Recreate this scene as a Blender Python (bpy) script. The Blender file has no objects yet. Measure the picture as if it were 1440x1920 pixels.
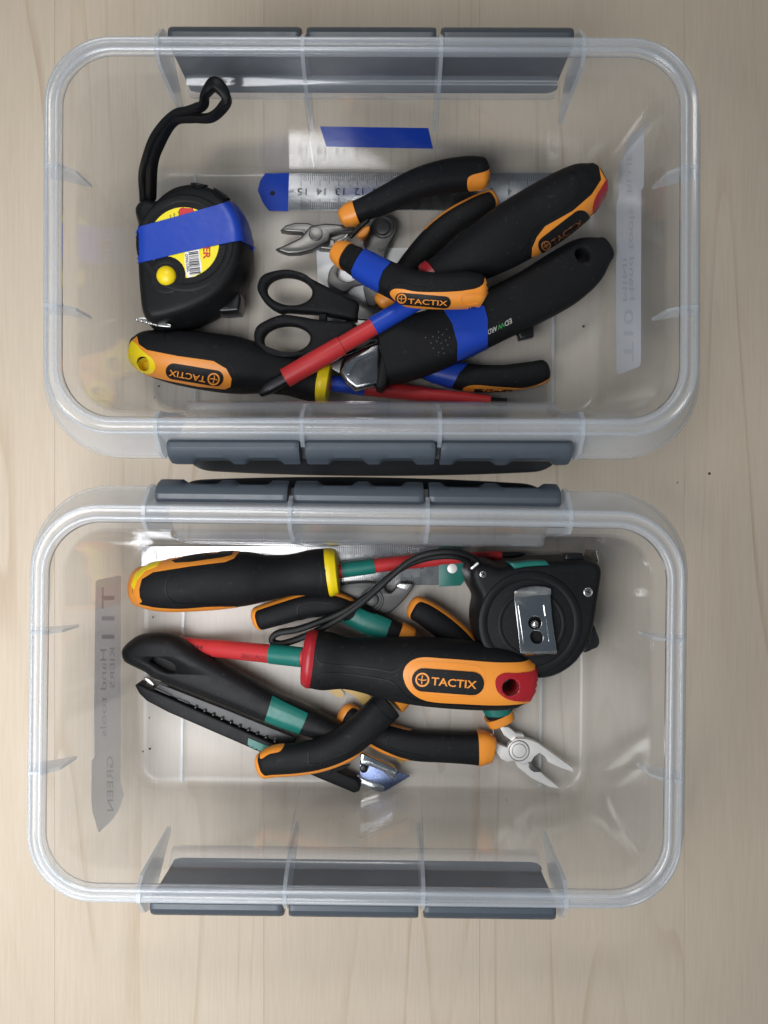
import bpy, bmesh, math, random
from mathutils import Vector, Matrix
from mathutils.bvhtree import BVHTree
from mathutils.geometry import tessellate_polygon, delaunay_2d_cdt

# ------------------------------------------------------------------ camera, world, lamps
SC = bpy.context.scene
U = 0.01037            # one modelling unit ("cm") in metres
D = 41.3               # camera height over the table
F = 1500.0             # focal length in photo pixels (photo 1440 x 1920)
COL = SC.collection
cam_d = bpy.data.cameras.new('camera')
cam_d.sensor_fit = 'VERTICAL'; cam_d.sensor_height = 24.0
cam_d.lens = 24.0 * F / 1920.0
cam_d.clip_start = 0.01; cam_d.clip_end = 20.0
cam = bpy.data.objects.new('camera', cam_d); COL.objects.link(cam)
cam.location = (0, 0, D * U)
SC.camera = cam

w = bpy.data.worlds.new('World'); SC.world = w; w.use_nodes = True
w.node_tree.nodes['Background'].inputs[0].default_value = (0.72, 0.86, 1.0, 1)
w.node_tree.nodes['Background'].inputs[1].default_value = 0.10

def area(name, loc, target, sx, sy, power, color):
    l = bpy.data.lights.new(name, 'AREA'); l.shape = 'RECTANGLE'
    l.size = sx; l.size_y = sy; l.energy = power; l.color = color
    o = bpy.data.objects.new(name, l); COL.objects.link(o)
    o.location = loc
    o.rotation_euler = (Vector(target) - Vector(loc)).to_track_quat('-Z', 'Y').to_euler()
    return o
area('added_key_light', (-0.215, -0.17, 0.485), (-0.30, -0.13, 0), 0.38, 0.30, 3.2, (0.985, 0.985, 1.0))  # added soft key light, no lamp known here, set low for the falloff
area('ceiling_lamp', (-0.08, 0.51, 0.80), (-0.03, 0.18, 0), 0.28, 0.14, 1.9, (1.0, 0.97, 0.92))
area('ceiling_lamp', (-0.05, -0.62, 0.86), (0.0, -0.1, 0), 1.00, 0.08, 0.9, (0.93, 0.97, 1.0))

SC.view_settings.view_transform = 'Standard'
SC.view_settings.look = 'None'
SC.view_settings.exposure = 0.0
SC.view_settings.gamma = 1.0
SC.cycles.max_bounces = 10
SC.cycles.transparent_max_bounces = 40
SC.cycles.diffuse_bounces = 4
SC.cycles.glossy_bounces = 4
SC.cycles.caustics_reflective = False
SC.cycles.caustics_refractive = False
try:
    SC.cycles.use_denoising = True
    SC.cycles.denoiser = 'OPENIMAGEDENOISE'
except Exception:
    pass
random.seed(7)

# ------------------------------------------------------------------ materials
MATS = {}
def base_mat(name):
    m = bpy.data.materials.new(name); m.use_nodes = True
    nt = m.node_tree
    return m, nt, nt.nodes['Principled BSDF']

def mat(name, col, rough=0.5, metal=0.0, spec=0.5, var=0.06, nscale=60, bump=0.0, bscale=900, rvar=0.08):
    if name in MATS: return MATS[name]
    m, nt, b = base_mat(name)
    N, L = nt.nodes.new, nt.links.new
    tc = N('ShaderNodeTexCoord')
    no = N('ShaderNodeTexNoise'); no.inputs['Scale'].default_value = nscale; no.inputs['Detail'].default_value = 4
    L(tc.outputs['Object'], no.inputs['Vector'])
    mx = N('ShaderNodeMix'); mx.data_type = 'RGBA'
    mx.inputs[6].default_value = tuple(c * (1 - var) for c in col) + (1,)
    mx.inputs[7].default_value = tuple(min(1, c * (1 + var)) for c in col) + (1,)
    L(no.outputs['Fac'], mx.inputs[0]); L(mx.outputs[2], b.inputs['Base Color'])
    mr = N('ShaderNodeMapRange'); mr.inputs[3].default_value = max(0.02, rough - rvar); mr.inputs[4].default_value = min(1, rough + rvar)
    n2 = N('ShaderNodeTexNoise'); n2.inputs['Scale'].default_value = nscale * 3; n2.inputs['Detail'].default_value = 3
    L(tc.outputs['Object'], n2.inputs['Vector'])
    L(n2.outputs['Fac'], mr.inputs[0]); L(mr.outputs[0], b.inputs['Roughness'])
    if name.startswith('black_rubber'):
        src = mx.outputs[2]
        for sc_, lo, hi, amt, sx in ((420, .64, .74, .13, (1, 1, 1)), (35, .50, .80, .025, (1, 1, 1)), (1500, .70, .76, .35, (1, 1, 1))):
            q = N('ShaderNodeTexNoise'); q.inputs['Scale'].default_value = sc_; q.inputs['Detail'].default_value = 3
            L(tc.outputs['Object'], q.inputs['Vector'])
            r_ = N('ShaderNodeMapRange'); r_.inputs[1].default_value = lo; r_.inputs[2].default_value = hi; r_.inputs[4].default_value = amt
            L(q.outputs['Fac'], r_.inputs[0])
            m_ = N('ShaderNodeMix'); m_.data_type = 'RGBA'; m_.inputs[7].default_value = (.13, .13, .125, 1)
            L(r_.outputs[0], m_.inputs[0]); L(src, m_.inputs[6]); src = m_.outputs[2]
        L(src, b.inputs['Base Color'])
    b.inputs['Metallic'].default_value = metal
    b.inputs['Specular IOR Level'].default_value = spec
    if bump:
        n3 = N('ShaderNodeTexNoise'); n3.inputs['Scale'].default_value = bscale; n3.inputs['Detail'].default_value = 2
        L(tc.outputs['Object'], n3.inputs['Vector'])
        bp = N('ShaderNodeBump'); bp.inputs['Strength'].default_value = bump; bp.inputs['Distance'].default_value = 0.0004
        L(n3.outputs['Fac'], bp.inputs['Height']); L(bp.outputs[0], b.inputs['Normal'])
    MATS[name] = m
    return m

def plastic(name, a, bfac, tint, rough=0.07, spec=1.0, transp=(0.972, 0.981, 0.992)):
    """thin translucent polypropylene: clear film + milky scatter + surface gloss"""
    m = bpy.data.materials.new(name); m.use_nodes = True
    nt = m.node_tree; nt.nodes.clear(); N, L = nt.nodes.new, nt.links.new
    out = N('ShaderNodeOutputMaterial')
    tr = N('ShaderNodeBsdfTransparent'); tr.inputs[0].default_value = transp + (1,)
    df = N('ShaderNodeBsdfDiffuse'); df.inputs[0].default_value = tint + (1,)
    tl = N('ShaderNodeBsdfTranslucent'); tl.inputs[0].default_value = tint + (1,)
    sc = N('ShaderNodeMixShader'); sc.inputs[0].default_value = 0.45
    L(df.outputs[0], sc.inputs[1]); L(tl.outputs[0], sc.inputs[2])
    lw = N('ShaderNodeLayerWeight'); lw.inputs[0].default_value = 0.5
    pw = N('ShaderNodeMath'); pw.operation = 'POWER'; pw.inputs[1].default_value = 2.5
    L(lw.outputs['Facing'], pw.inputs[0])
    tc = N('ShaderNodeTexCoord')
    no = N('ShaderNodeTexNoise'); no.inputs['Scale'].default_value = 22; no.inputs['Detail'].default_value = 5
    L(tc.outputs['Object'], no.inputs['Vector'])
    mr = N('ShaderNodeMapRange'); mr.inputs[3].default_value = 0.75; mr.inputs[4].default_value = 1.25
    L(no.outputs['Fac'], mr.inputs[0])
    ma = N('ShaderNodeMath'); ma.operation = 'MULTIPLY_ADD'; ma.inputs[1].default_value = bfac; ma.inputs[2].default_value = a
    L(pw.outputs[0], ma.inputs[0])
    mu = N('ShaderNodeMath'); mu.operation = 'MULTIPLY'; mu.use_clamp = True
    L(ma.outputs[0], mu.inputs[0]); L(mr.outputs[0], mu.inputs[1])
    m1 = N('ShaderNodeMixShader'); L(mu.outputs[0], m1.inputs[0]); L(tr.outputs[0], m1.inputs[1]); L(sc.outputs[0], m1.inputs[2])
    gl = N('ShaderNodeBsdfGlossy'); gl.inputs[0].default_value = (1, 1, 1, 1); gl.inputs['Roughness'].default_value = rough
    fr = N('ShaderNodeMath'); fr.operation = 'POWER'; fr.inputs[1].default_value = 5.0
    L(lw.outputs['Facing'], fr.inputs[0])     # Schlick, the same from either side of the film
    fm = N('ShaderNodeMath'); fm.operation = 'MULTIPLY_ADD'; fm.inputs[1].default_value = 0.85 * spec; fm.inputs[2].default_value = 0.025 * spec
    L(fr.outputs[0], fm.inputs[0])
    m2 = N('ShaderNodeMixShader'); L(fm.outputs[0], m2.inputs[0]); L(m1.outputs[0], m2.inputs[1]); L(gl.outputs[0], m2.inputs[2])
    nb = N('ShaderNodeTexNoise'); nb.inputs['Scale'].default_value = 30; nb.inputs['Detail'].default_value = 3
    L(tc.outputs['Object'], nb.inputs['Vector'])
    bp = N('ShaderNodeBump'); bp.inputs['Strength'].default_value = 0.02; bp.inputs['Distance'].default_value = 0.0006
    L(nb.outputs['Fac'], bp.inputs['Height']); L(bp.outputs[0], gl.inputs['Normal'])
    L(m2.outputs[0], out.inputs[0])
    return m

def wood():
    m, nt, b = base_mat('maple_wood'); N, L = nt.nodes.new, nt.links.new
    tc = N('ShaderNodeTexCoord'); oi = N('ShaderNodeObjectInfo')
    off = N('ShaderNodeVectorMath'); off.operation = 'MULTIPLY_ADD'
    cmb = N('ShaderNodeCombineXYZ')
    for i in range(3): L(oi.outputs['Random'], cmb.inputs[i])
    off.inputs[1].default_value = (3.1, 7.3, 5.7)
    L(cmb.outputs[0], off.inputs[0]); L(tc.outputs['Object'], off.inputs[2])
    def mapping(sc):
        mp = N('ShaderNodeMapping'); mp.inputs['Scale'].default_value = sc
        L(off.outputs[0], mp.inputs[0]); return mp
    def noise(sc, scale, det, rough=0.5):
        n = N('ShaderNodeTexNoise'); n.inputs['Scale'].default_value = scale; n.inputs['Detail'].default_value = det
        n.inputs['Roughness'].default_value = rough
        L(mapping(sc).outputs[0], n.inputs['Vector']); return n
    # growth-ring contours: cathedral figure along Y
    fig = noise((1, 0.07, 1), 14.0, 2.0, 0.4)
    mul = N('ShaderNodeMath'); mul.operation = 'MULTIPLY'; mul.inputs[1].default_value = 13.0
    L(fig.outputs['Fac'], mul.inputs[0])
    fr = N('ShaderNodeMath'); fr.operation = 'FRACT'; L(mul.outputs[0], fr.inputs[0])
    ring = N('ShaderNodeMapRange'); ring.interpolation_type = 'SMOOTHSTEP'
    ring.inputs[1].default_value = 0.80; ring.inputs[2].default_value = 0.985
    L(fr.outputs[0], ring.inputs[0])
    edge = N('ShaderNodeMapRange'); edge.inputs[1].default_value = 0.985; edge.inputs[2].default_value = 1.0
    edge.inputs[3].default_value = 1; edge.inputs[4].default_value = 0
    L(fr.outputs[0], edge.inputs[0])
    rg = N('ShaderNodeMath'); rg.operation = 'MULTIPLY'; L(ring.outputs[0], rg.inputs[0]); L(edge.outputs[0], rg.inputs[1])
    brk = noise((1, 0.5, 1), 14, 2)
    bm = N('ShaderNodeMapRange'); bm.inputs[1].default_value = 0.42; bm.inputs[2].default_value = 0.66; bm.inputs[3].default_value = 0.08
    L(brk.outputs['Fac'], bm.inputs[0])
    rg2 = N('ShaderNodeMath'); rg2.operation = 'MULTIPLY'; L(rg.outputs[0], rg2.inputs[0]); L(bm.outputs[0], rg2.inputs[1])
    fib = noise((1, 0.035, 1), 1100, 3, 0.6)
    cloud = noise((1, 0.3, 1), 16, 4, 0.55)
    c1 = N('ShaderNodeMix'); c1.data_type = 'RGBA'
    c1.inputs[6].default_value = (0.555, 0.470, 0.366, 1); c1.inputs[7].default_value = (0.648, 0.560, 0.452, 1)
    L(cloud.outputs['Fac'], c1.inputs[0])
    c2 = N('ShaderNodeMix'); c2.data_type = 'RGBA'; c2.blend_type = 'MULTIPLY'
    c2.inputs[7].default_value = (0.74, 0.66, 0.56, 1)
    rs = N('ShaderNodeMath'); rs.operation = 'MULTIPLY'; rs.inputs[1].default_value = 0.58
    L(rg2.outputs[0], rs.inputs[0]); L(rs.outputs[0], c2.inputs[0]); L(c1.outputs[2], c2.inputs[6])
    c3 = N('ShaderNodeMix'); c3.data_type = 'RGBA'; c3.blend_type = 'MULTIPLY'
    c3.inputs[7].default_value = (0.80, 0.77, 0.72, 1)
    fm = N('ShaderNodeMapRange'); fm.inputs[1].default_value = 0.35; fm.inputs[2].default_value = 0.75; fm.inputs[4].default_value = 0.42
    L(fib.outputs['Fac'], fm.inputs[0]); L(fm.outputs[0], c3.inputs[0]); L(c2.outputs[2], c3.inputs[6])
    hs = N('ShaderNodeHueSaturation')
    vr = N('ShaderNodeMapRange'); vr.inputs[3].default_value = 0.96; vr.inputs[4].default_value = 1.03
    L(oi.outputs['Random'], vr.inputs[0]); L(vr.outputs[0], hs.inputs['Value']); L(c3.outputs[2], hs.inputs['Color'])
    L(hs.outputs[0], b.inputs['Base Color'])
    b.inputs['Roughness'].default_value = 0.55
    b.inputs['Specular IOR Level'].default_value = 0.25
    bp = N('ShaderNodeBump'); bp.inputs['Strength'].default_value = 0.15; bp.inputs['Distance'].default_value = 0.0002
    L(fib.outputs['Fac'], bp.inputs['Height']); L(bp.outputs[0], b.inputs['Normal'])
    return m

M_WOOD = wood()
M_SHELL = plastic('clear_plastic', 0.040, 0.10, (0.93, 0.96, 1.0), rough=0.11, spec=0.95)
M_RIM = plastic('rim_plastic', 0.22, 0.36, (0.90, 0.95, 1.0), rough=0.14, spec=1.1)
M_LEDGE = plastic('ledge_plastic', 0.06, 0.14, (0.88, 0.93, 1.0), rough=0.12, spec=1.2)
M_FLOOR = plastic('floor_plastic', 0.11, 0.10, (0.93, 0.96, 1.0), rough=0.26, spec=0.6)
M_BEAD = plastic('bead_plastic', 0.16, 0.22, (0.90, 0.95, 1.0), rough=0.22, spec=1.1)
M_RIB = plastic('milky_plastic', 0.30, 0.35, (0.90, 0.95, 1.0), rough=0.15)
RUB = mat('black_rubber', (0.0095, 0.010, 0.0112), 0.58, spec=0.13, bump=0.12, bscale=2500)
RUBG = mat('black_rubber_smooth', (0.009, 0.0095, 0.0105), 0.48, spec=0.17, bump=0.08, bscale=1500)
BLKP = mat('black_plastic', (0.008, 0.0085, 0.0095), 0.32, spec=0.38, bump=0.06, bscale=1500)
STRAP = mat('strap_rubber', (0.006, 0.0065, 0.007), 0.45, spec=0.18)
ORG = mat('orange_plastic', (0.80, 0.285, 0.035), 0.40, spec=0.45)
YEL = mat('yellow_plastic', (0.88, 0.66, 0.012), 0.36, spec=0.45)
REDP = mat('red_plastic', (0.36, 0.013, 0.022), 0.38, spec=0.45)
REDS = mat('red_sleeve', (0.50, 0.032, 0.036), 0.40, spec=0.4, var=0.12)
BLUE = mat('blue_tape', (0.012, 0.055, 0.42), 0.36, spec=0.4, var=0.15, bump=0.6, bscale=90)
GRN = mat('green_tape', (0.009, 0.150, 0.122), 0.36, spec=0.45, var=0.15, bump=0.7, bscale=110)
GREY = mat('grey_latch_plastic', (0.062, 0.077, 0.096), 0.40, spec=0.5, bump=0.05)
TOOLS = mat('tool_steel', (0.12, 0.12, 0.118), 0.34, metal=0.9, var=0.12, bump=0.1)
GREY_SHADE = mat('shaded_latch_plastic', (0.028, 0.031, 0.034), 0.42, spec=0.4)  # same latch grey, with the shade under the barrels put into the colour
STEEL = mat('bright_steel', (0.62, 0.62, 0.60), 0.25, metal=1.0, var=0.1)
SATIN = mat('satin_steel', (0.80, 0.785, 0.75), 0.40, metal=0.45, var=0.05)
BRUSH = mat('brushed_steel', (0.66, 0.66, 0.66), 0.23, metal=1.0, var=0.08)
DARKM = mat('dark_steel', (0.115, 0.115, 0.115), 0.45, metal=0.7, var=0.15)
CHROM = mat('chrome', (0.72, 0.74, 0.76), 0.12, metal=1.0, var=0.04)
BLADE = mat('blued_blade', (0.16, 0.20, 0.34), 0.28, metal=1.0, var=0.05)
INK = mat('black_ink', (0.02, 0.02, 0.02), 0.6)
INKG = mat('grey_ink', (0.32, 0.33, 0.36), 0.7)
PAPER = mat('white_label', (0.78, 0.79, 0.80), 0.6)
def translucent(name, col, share=0.72):
    m = mat(name, col, 0.5); nt = m.node_tree; N, L = nt.nodes.new, nt.links.new
    tl = N('ShaderNodeBsdfTranslucent'); tl.inputs[0].default_value = col + (1,)
    mx = N('ShaderNodeMixShader'); mx.inputs[0].default_value = share
    out = nt.nodes['Material Output']; L(nt.nodes['Principled BSDF'].outputs[0], mx.inputs[1]); L(tl.outputs[0], mx.inputs[2]); L(mx.outputs[0], out.inputs[0])
    return m
LBL = translucent('label_tape', (0.84, 0.86, 0.90), 0.15)
LBL2 = translucent('label_tape_grey', (0.70, 0.72, 0.74), 0.3)
LBL3 = translucent('label_tape_back', (0.88, 0.90, 0.94), 0.75)
INKT = translucent('faint_grey_ink', (0.62, 0.63, 0.68), 0.75)
YLBL = mat('yellow_print', (0.90, 0.76, 0.015), 0.35)
RLBL = mat('red_print', (0.60, 0.02, 0.03), 0.35)
WHT = mat('white_print', (0.85, 0.85, 0.85), 0.35)
GINK = mat('green_print', (0.03, 0.30, 0.07), 0.5)
RINK = mat('dark_red_print', (0.14, 0.012, 0.014), 0.5)
STAIN = mat('yellow_residue', (0.50, 0.33, 0.08), 0.3)

# ------------------------------------------------------------------ geometry helpers (all in cm, world space)
CAM = Vector((0, 0, D))
CR = {'a1': (60, 30, 2.88), 'a2': (460, 200, 2.88), 'a3': (760, 240, 2.483), 'a4': (220, 560, 2.667), 'a5': (600, 560, 2.88),
      'b1': (200, 980, 2.88), 'b2': (600, 1000, 2.483), 'b3': (200, 1180, 2.4), 'c4': (620, 1180, 2.88), 'k1': (580, 380, 5.143),
      'k2': (500, 1060, 3.6), 'k3': (460, 1280, 4.235), 't1': (240, 340, 5.538), 't2': (860, 1020, 5.143), 'd1': (220, 1170, 4.235),
      'r1': (1130, 220, 4.0), 'l2': (150, 1060, 3.69)}
def cr(k, pts):
    x, y, s = CR[k]
    return [(x + u / s, y + v / s) for u, v in pts]
def P(px, py, z):
    t = D - z
    return Vector(((px - 720) * t / F, -(py - 960) * t / F, z))
def raydir(px, py):
    return Vector(((px - 720) / F, -(py - 960) / F, -1.0)).normalized()
BASE = {}
def empty(name, loc, label, cat, group=None, kind=None):
    o = bpy.data.objects.new(name, None); COL.objects.link(o)
    o.location = Vector(loc) * U; o.empty_display_size = 0.01
    o['label'] = label; o['category'] = cat
    if group: o['group'] = group
    BASE[o.name] = Vector(loc)
    return o
def root_base(o):
    while o.parent is not None: o = o.parent
    return BASE.get(o.name, Vector((0, 0, 0)))
def mk(name, verts, faces, m, parent=None, sharp=35, smooth=True):
    b = root_base(parent) if parent else Vector((0, 0, 0))
    me = bpy.data.meshes.new(name)
    me.from_pydata([tuple((Vector(v) - b) * U) for v in verts], [], faces)
    bm = bmesh.new(); bm.from_mesh(me)
    bmesh.ops.recalc_face_normals(bm, faces=bm.faces)
    bm.to_mesh(me); bm.free()
    if smooth:
        me.polygons.foreach_set('use_smooth', [True] * len(me.polygons))
        me.set_sharp_from_angle(angle=math.radians(sharp))
    me.update()
    for mm in (m if isinstance(m, (list, tuple)) else [m]): me.materials.append(mm)
    o = bpy.data.objects.new(name, me); COL.objects.link(o)
    if parent: o.parent = parent
    return o
def bvh(vf): return BVHTree.FromPolygons([tuple(v) for v in vf[0]], vf[1])

def catmull(pts, k, closed=False):
    n = len(pts); out = []
    def g(i):
        if closed: return pts[i % n]
        if i < 0: return tuple(2 * a - b for a, b in zip(pts[0], pts[1]))
        if i >= n: return tuple(2 * a - b for a, b in zip(pts[-1], pts[-2]))
        return pts[i]
    for i in range(n if closed else n - 1):
        p0, p1, p2, p3 = g(i - 1), g(i), g(i + 1), g(i + 2)
        for j in range(k):
            t = j / k
            out.append(tuple(0.5 * (2 * b + (c - a) * t + (2 * a - 5 * b + 4 * c - d) * t * t + (3 * b - a - 3 * c + d) * t ** 3)
                             for a, b, c, d in zip(p0, p1, p2, p3)))
    if not closed: out.append(tuple(pts[-1]))
    return out
def rnd(poly, k=4): return catmull(poly, k, True)

def sweep(pts, k=8, n=32, p=2.4, e0=0.6, e1=0.6, closed=False):
    """pts: (px, py, z, width in px, height in cm); rounded ends e0/e1 as a fraction of the half width"""
    st = []
    for (px, py, z, wpx, h) in pts:
        c = P(px, py, z); st.append((c.x, c.y, c.z, wpx * (D - z) / F / 2, h / 2))
    st = catmull(st, k, closed)
    m = len(st)
    secs = []
    for i, s in enumerate(st):
        a = Vector(st[(i - 1) % m if closed else max(i - 1, 0)][:3]); b = Vector(st[(i + 1) % m if closed else min(i + 1, m - 1)][:3])
        T = (b - a).normalized()
        side = T.cross(Vector((0, 0, 1)))
        if side.length < 0.15: side = secs[-1][1].copy() if secs else Vector((1, 0, 0))
        side.normalize(); up = side.cross(T).normalized()
        secs.append((Vector(s[:3]), side, up, s[3], s[4], T))
    if not closed:
        def cap(sec, e, sgn):
            c, sd, up, a, h, T = sec; r = []
            for q in (0.3, 0.55, 0.75, 0.9, 0.98):
                f = math.sqrt(1 - q * q); r.append((c + T * sgn * e * a * q, sd, up, a * f, h * f, T))
            return r
        if e0 > 0: secs = cap(secs[0], e0, -1)[::-1] + secs
        if e1 > 0: secs = secs + cap(secs[-1], e1, 1)
    V, Fc = [], []
    for c, sd, up, a, h, T in secs:
        for j in range(n):
            t = 2 * math.pi * j / n; co, si = math.cos(t), math.sin(t)
            V.append(c + sd * a * math.copysign(abs(co) ** (2 / p), co) + up * h * math.copysign(abs(si) ** (2 / p), si))
    S = len(secs)
    for i in range(S if closed else S - 1):
        for j in range(n):
            i2 = (i + 1) % S
            Fc.append((i * n + j, i * n + (j + 1) % n, i2 * n + (j + 1) % n, i2 * n + j))
    if not closed:
        Fc.append(tuple(range(n))[::-1]); Fc.append(tuple((S - 1) * n + j for j in range(n)))
    return V, Fc

def sarea(p): return sum(p[i][0] * p[(i + 1) % len(p)][1] - p[(i + 1) % len(p)][0] * p[i][1] for i in range(len(p))) / 2
def offset(poly, d):
    """move every vertex to the left of the walking direction by d"""
    n = len(poly); out = []
    for i in range(n):
        a, b, c = Vector(poly[i - 1]), Vector(poly[i]), Vector(poly[(i + 1) % n])
        e1 = (b - a); e2 = (c - b)
        if e1.length < 1e-9 or e2.length < 1e-9: out.append(tuple(b)); continue
        e1.normalize(); e2.normalize()
        n1 = Vector((-e1.y, e1.x)); n2 = Vector((-e2.y, e2.x))
        q = n1 + n2
        if q.length < 1e-6: q = n1.copy()
        q.normalize(); s = 1 / max(0.45, q.dot(n1))
        out.append((b.x + q.x * d * s, b.y + q.y * d * s))
    return out
def solid(outlines, profile, zf=None):
    """outlines: [outer, holes...] as world xy; profile: [(inset, z)...] from the bottom up"""
    loops = []
    for i, o in enumerate(outlines):
        o = [tuple(q[:2]) for q in o]
        a = sarea(o)
        if (i == 0 and a < 0) or (i > 0 and a > 0): o = o[::-1]
        loops.append(o)
    V, Fc = [], []
    ends = [[], []]
    for o in loops:
        n = len(o); base = len(V)
        for r, (ins, z) in enumerate(profile):
            q = offset(o, ins) if abs(ins) > 1e-9 else o
            for x, y in q: V.append(Vector((x, y, z + (zf(x, y) if zf else 0))))
        for r in range(len(profile) - 1):
            for j in range(n):
                a = base + r * n; Fc.append((a + j, a + (j + 1) % n, a + n + (j + 1) % n, a + n + j))
        ends[0].append([base + j for j in range(n)]); ends[1].append([base + (len(profile) - 1) * n + j for j in range(n)])
    for s, e in enumerate(ends):
        idx = [i for l in e for i in l]
        tri = tessellate_polygon([[Vector((V[i].x, V[i].y, 0)) for i in l] for l in e])
        for t in tri:
            f = tuple(idx[i] for i in t); Fc.append(f if s else f[::-1])
    return V, Fc
def bev(z0, z1, b, k=3):
    r = [(b * (1 - math.sin(math.pi / 2 * i / k)), z0 + b * (1 - math.cos(math.pi / 2 * i / k))) for i in range(k + 1)]
    t = [(b * (1 - math.cos(math.pi / 2 * i / k)), z1 - b + b * math.sin(math.pi / 2 * i / k)) for i in range(k + 1)]
    return r + t
def plate(polys, z0, z1, b=0.05, zf=None):
    """polys in photo px read at the height of the top face"""
    if polys and not isinstance(polys[0][0], (tuple, list)): polys = [polys]
    zr = z1
    out = []
    for q in polys:
        o = []
        for p in q:
            z = zr
            if zf:
                for _ in range(3): c = P(p[0], p[1], z); z = zr + zf(c.x, c.y)
            o.append(tuple(P(p[0], p[1], z)[:2]))
        out.append(o)
    return solid(out, bev(z0, z1, b), zf)
def ell(cx, cy, rx, ry, n=40, rot=0):
    c, s = math.cos(rot), math.sin(rot)
    return [(cx + rx * math.cos(2 * math.pi * i / n) * c - ry * math.sin(2 * math.pi * i / n) * s,
             cy + rx * math.cos(2 * math.pi * i / n) * s + ry * math.sin(2 * math.pi * i / n) * c) for i in range(n)]
def capsule(a, b, r, n=10):
    a, b = Vector(a), Vector(b); t = math.atan2(b.y - a.y, b.x - a.x)
    return [(b.x + r * math.cos(t - math.pi / 2 + math.pi * i / n), b.y + r * math.sin(t - math.pi / 2 + math.pi * i / n)) for i in range(n + 1)] + \
           [(a.x + r * math.cos(t + math.pi / 2 + math.pi * i / n), a.y + r * math.sin(t + math.pi / 2 + math.pi * i / n)) for i in range(n + 1)]
def inside(p, poly):
    x, y = p; r = False; n = len(poly)
    for i in range(n):
        x1, y1 = poly[i]; x2, y2 = poly[i - 1]
        if (y1 > y) != (y2 > y) and x < (x2 - x1) * (y - y1) / (y2 - y1) + x1: r = not r
    return r
def dens(poly, step):
    out = []
    for i in range(len(poly)):
        a, b = poly[i], poly[(i + 1) % len(poly)]
        k = max(1, int(math.hypot(b[0] - a[0], b[1] - a[1]) / step + 0.5))
        for j in range(k): out.append((a[0] + (b[0] - a[0]) * j / k, a[1] + (b[1] - a[1]) * j / k))
    return out
def project(px, py, tree, zmid):
    d = raydir(px, py)
    h = tree.ray_cast(CAM, d)
    if h[0] is not None:
        n = h[1] if h[1].dot(d) < 0 else -h[1]
        return h[0], n
    t = (D - zmid) / -d.z
    h = tree.find_nearest(CAM + d * t)
    q = CAM + d * t
    n = h[1] if (q - h[0]).dot(h[1]) > 0 else -h[1]
    return h[0], n
def ragged(poly, amp=1.6, step=5):
    rr = random.Random(3); return [(x + rr.uniform(-amp, amp), y + rr.uniform(-amp, amp)) for x, y in dens(poly, step)]
def patch(polys, tree, off=0.03, depth=0.08, step=4.0, zmid=1.5):
    """inlay laid on a surface: outline in photo px carried onto the body, given thickness"""
    if not isinstance(polys[0][0], (tuple, list)): polys = [polys]
    pts, edges = [], []
    rings = []
    for q in polys:
        q = dens(q, step); b = len(pts); pts += q; n = len(q)
        edges += [(b + i, b + (i + 1) % n) for i in range(n)]; rings.append(q)
    xs = [p[0] for p in rings[0]]; ys = [p[1] for p in rings[0]]
    y = min(ys) + step / 2; row = 0
    while y < max(ys):
        x = min(xs) + (step / 2 if row % 2 else 0)
        while x < max(xs):
            if sum(inside((x, y), r) for r in rings) % 2 == 1: pts.append((x, y))
            x += step
        y += step * 0.9; row += 1
    r = delaunay_2d_cdt([Vector(p) for p in pts], edges, [], 0, 1e-5)
    vs, fs = r[0], r[2]
    keep = []
    for f in fs:
        c = (sum(vs[i][0] for i in f) / 3, sum(vs[i][1] for i in f) / 3)
        if sum(inside(c, q) for q in rings) % 2 == 1: keep.append(tuple(f))
    top, bot = [], []
    for v in vs:
        h, n = project(v[0], v[1], tree, zmid)
        top.append(h + n * off); bot.append(h - n * depth)
    n = len(top)
    cnt = {}
    for f in keep:
        for i in range(3): e = (f[i], f[(i + 1) % 3]); cnt[e] = cnt.get(e, 0) + 1
    Fc = list(keep) + [tuple(i + n for i in f[::-1]) for f in keep]
    for (a, b) in cnt:
        if (b, a) not in cnt: Fc.append((b, a, a + n, b + n))
    V = top + bot
    used = sorted({i for f in Fc for i in f}); mp = {o: i for i, o in enumerate(used)}
    return [V[i] for i in used], [tuple(mp[i] for i in f) for f in Fc]

_tc = {}
def text2d(s, bold=0.0):
    if (s, bold) in _tc: return _tc[(s, bold)]
    c = bpy.data.curves.new('lettering', 'FONT'); c.body = s; c.size = 1; c.offset = bold; c.resolution_u = 3
    o = bpy.data.objects.new('lettering', c); COL.objects.link(o)
    me = bpy.data.meshes.new_from_object(o.evaluated_get(bpy.context.evaluated_depsgraph_get()))
    vs = [tuple(v.co[:2]) for v in me.vertices]; fs = [tuple(q.vertices) for q in me.polygons]
    bpy.data.objects.remove(o); bpy.data.curves.remove(c); bpy.data.meshes.remove(me)
    x0 = min(v[0] for v in vs); x1 = max(v[0] for v in vs); y0 = min(v[1] for v in vs); y1 = max(v[1] for v in vs)
    r = ([((v[0] - x0) / (x1 - x0), (v[1] - y0) / (y1 - y0)) for v in vs], fs)
    _tc[(s, bold)] = r
    return r
def lettering(s, a, b, h, surf, off=0.05, bold=0.0, flip=False, slant=0.0):
    """print s from a to b (photo px, baseline) with letter height h px; surf(px,py,off) -> point"""
    vs, fs = text2d(s, bold)
    a, b = Vector(a), Vector(b); d = b - a; u = Vector((d.y, -d.x)).normalized() * h
    if flip: u = -u
    return [surf(*(a + d * (x + slant * y) + u * y), off) for x, y in vs], fs
def on_tree(tree, zmid=1.5):
    def f(px, py, off):
        h, n = project(px, py, tree, zmid); return h + n * off
    return f
def on_z(z):
    return lambda px, py, off: P(px, py, z) + Vector((0, 0, off))
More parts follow.
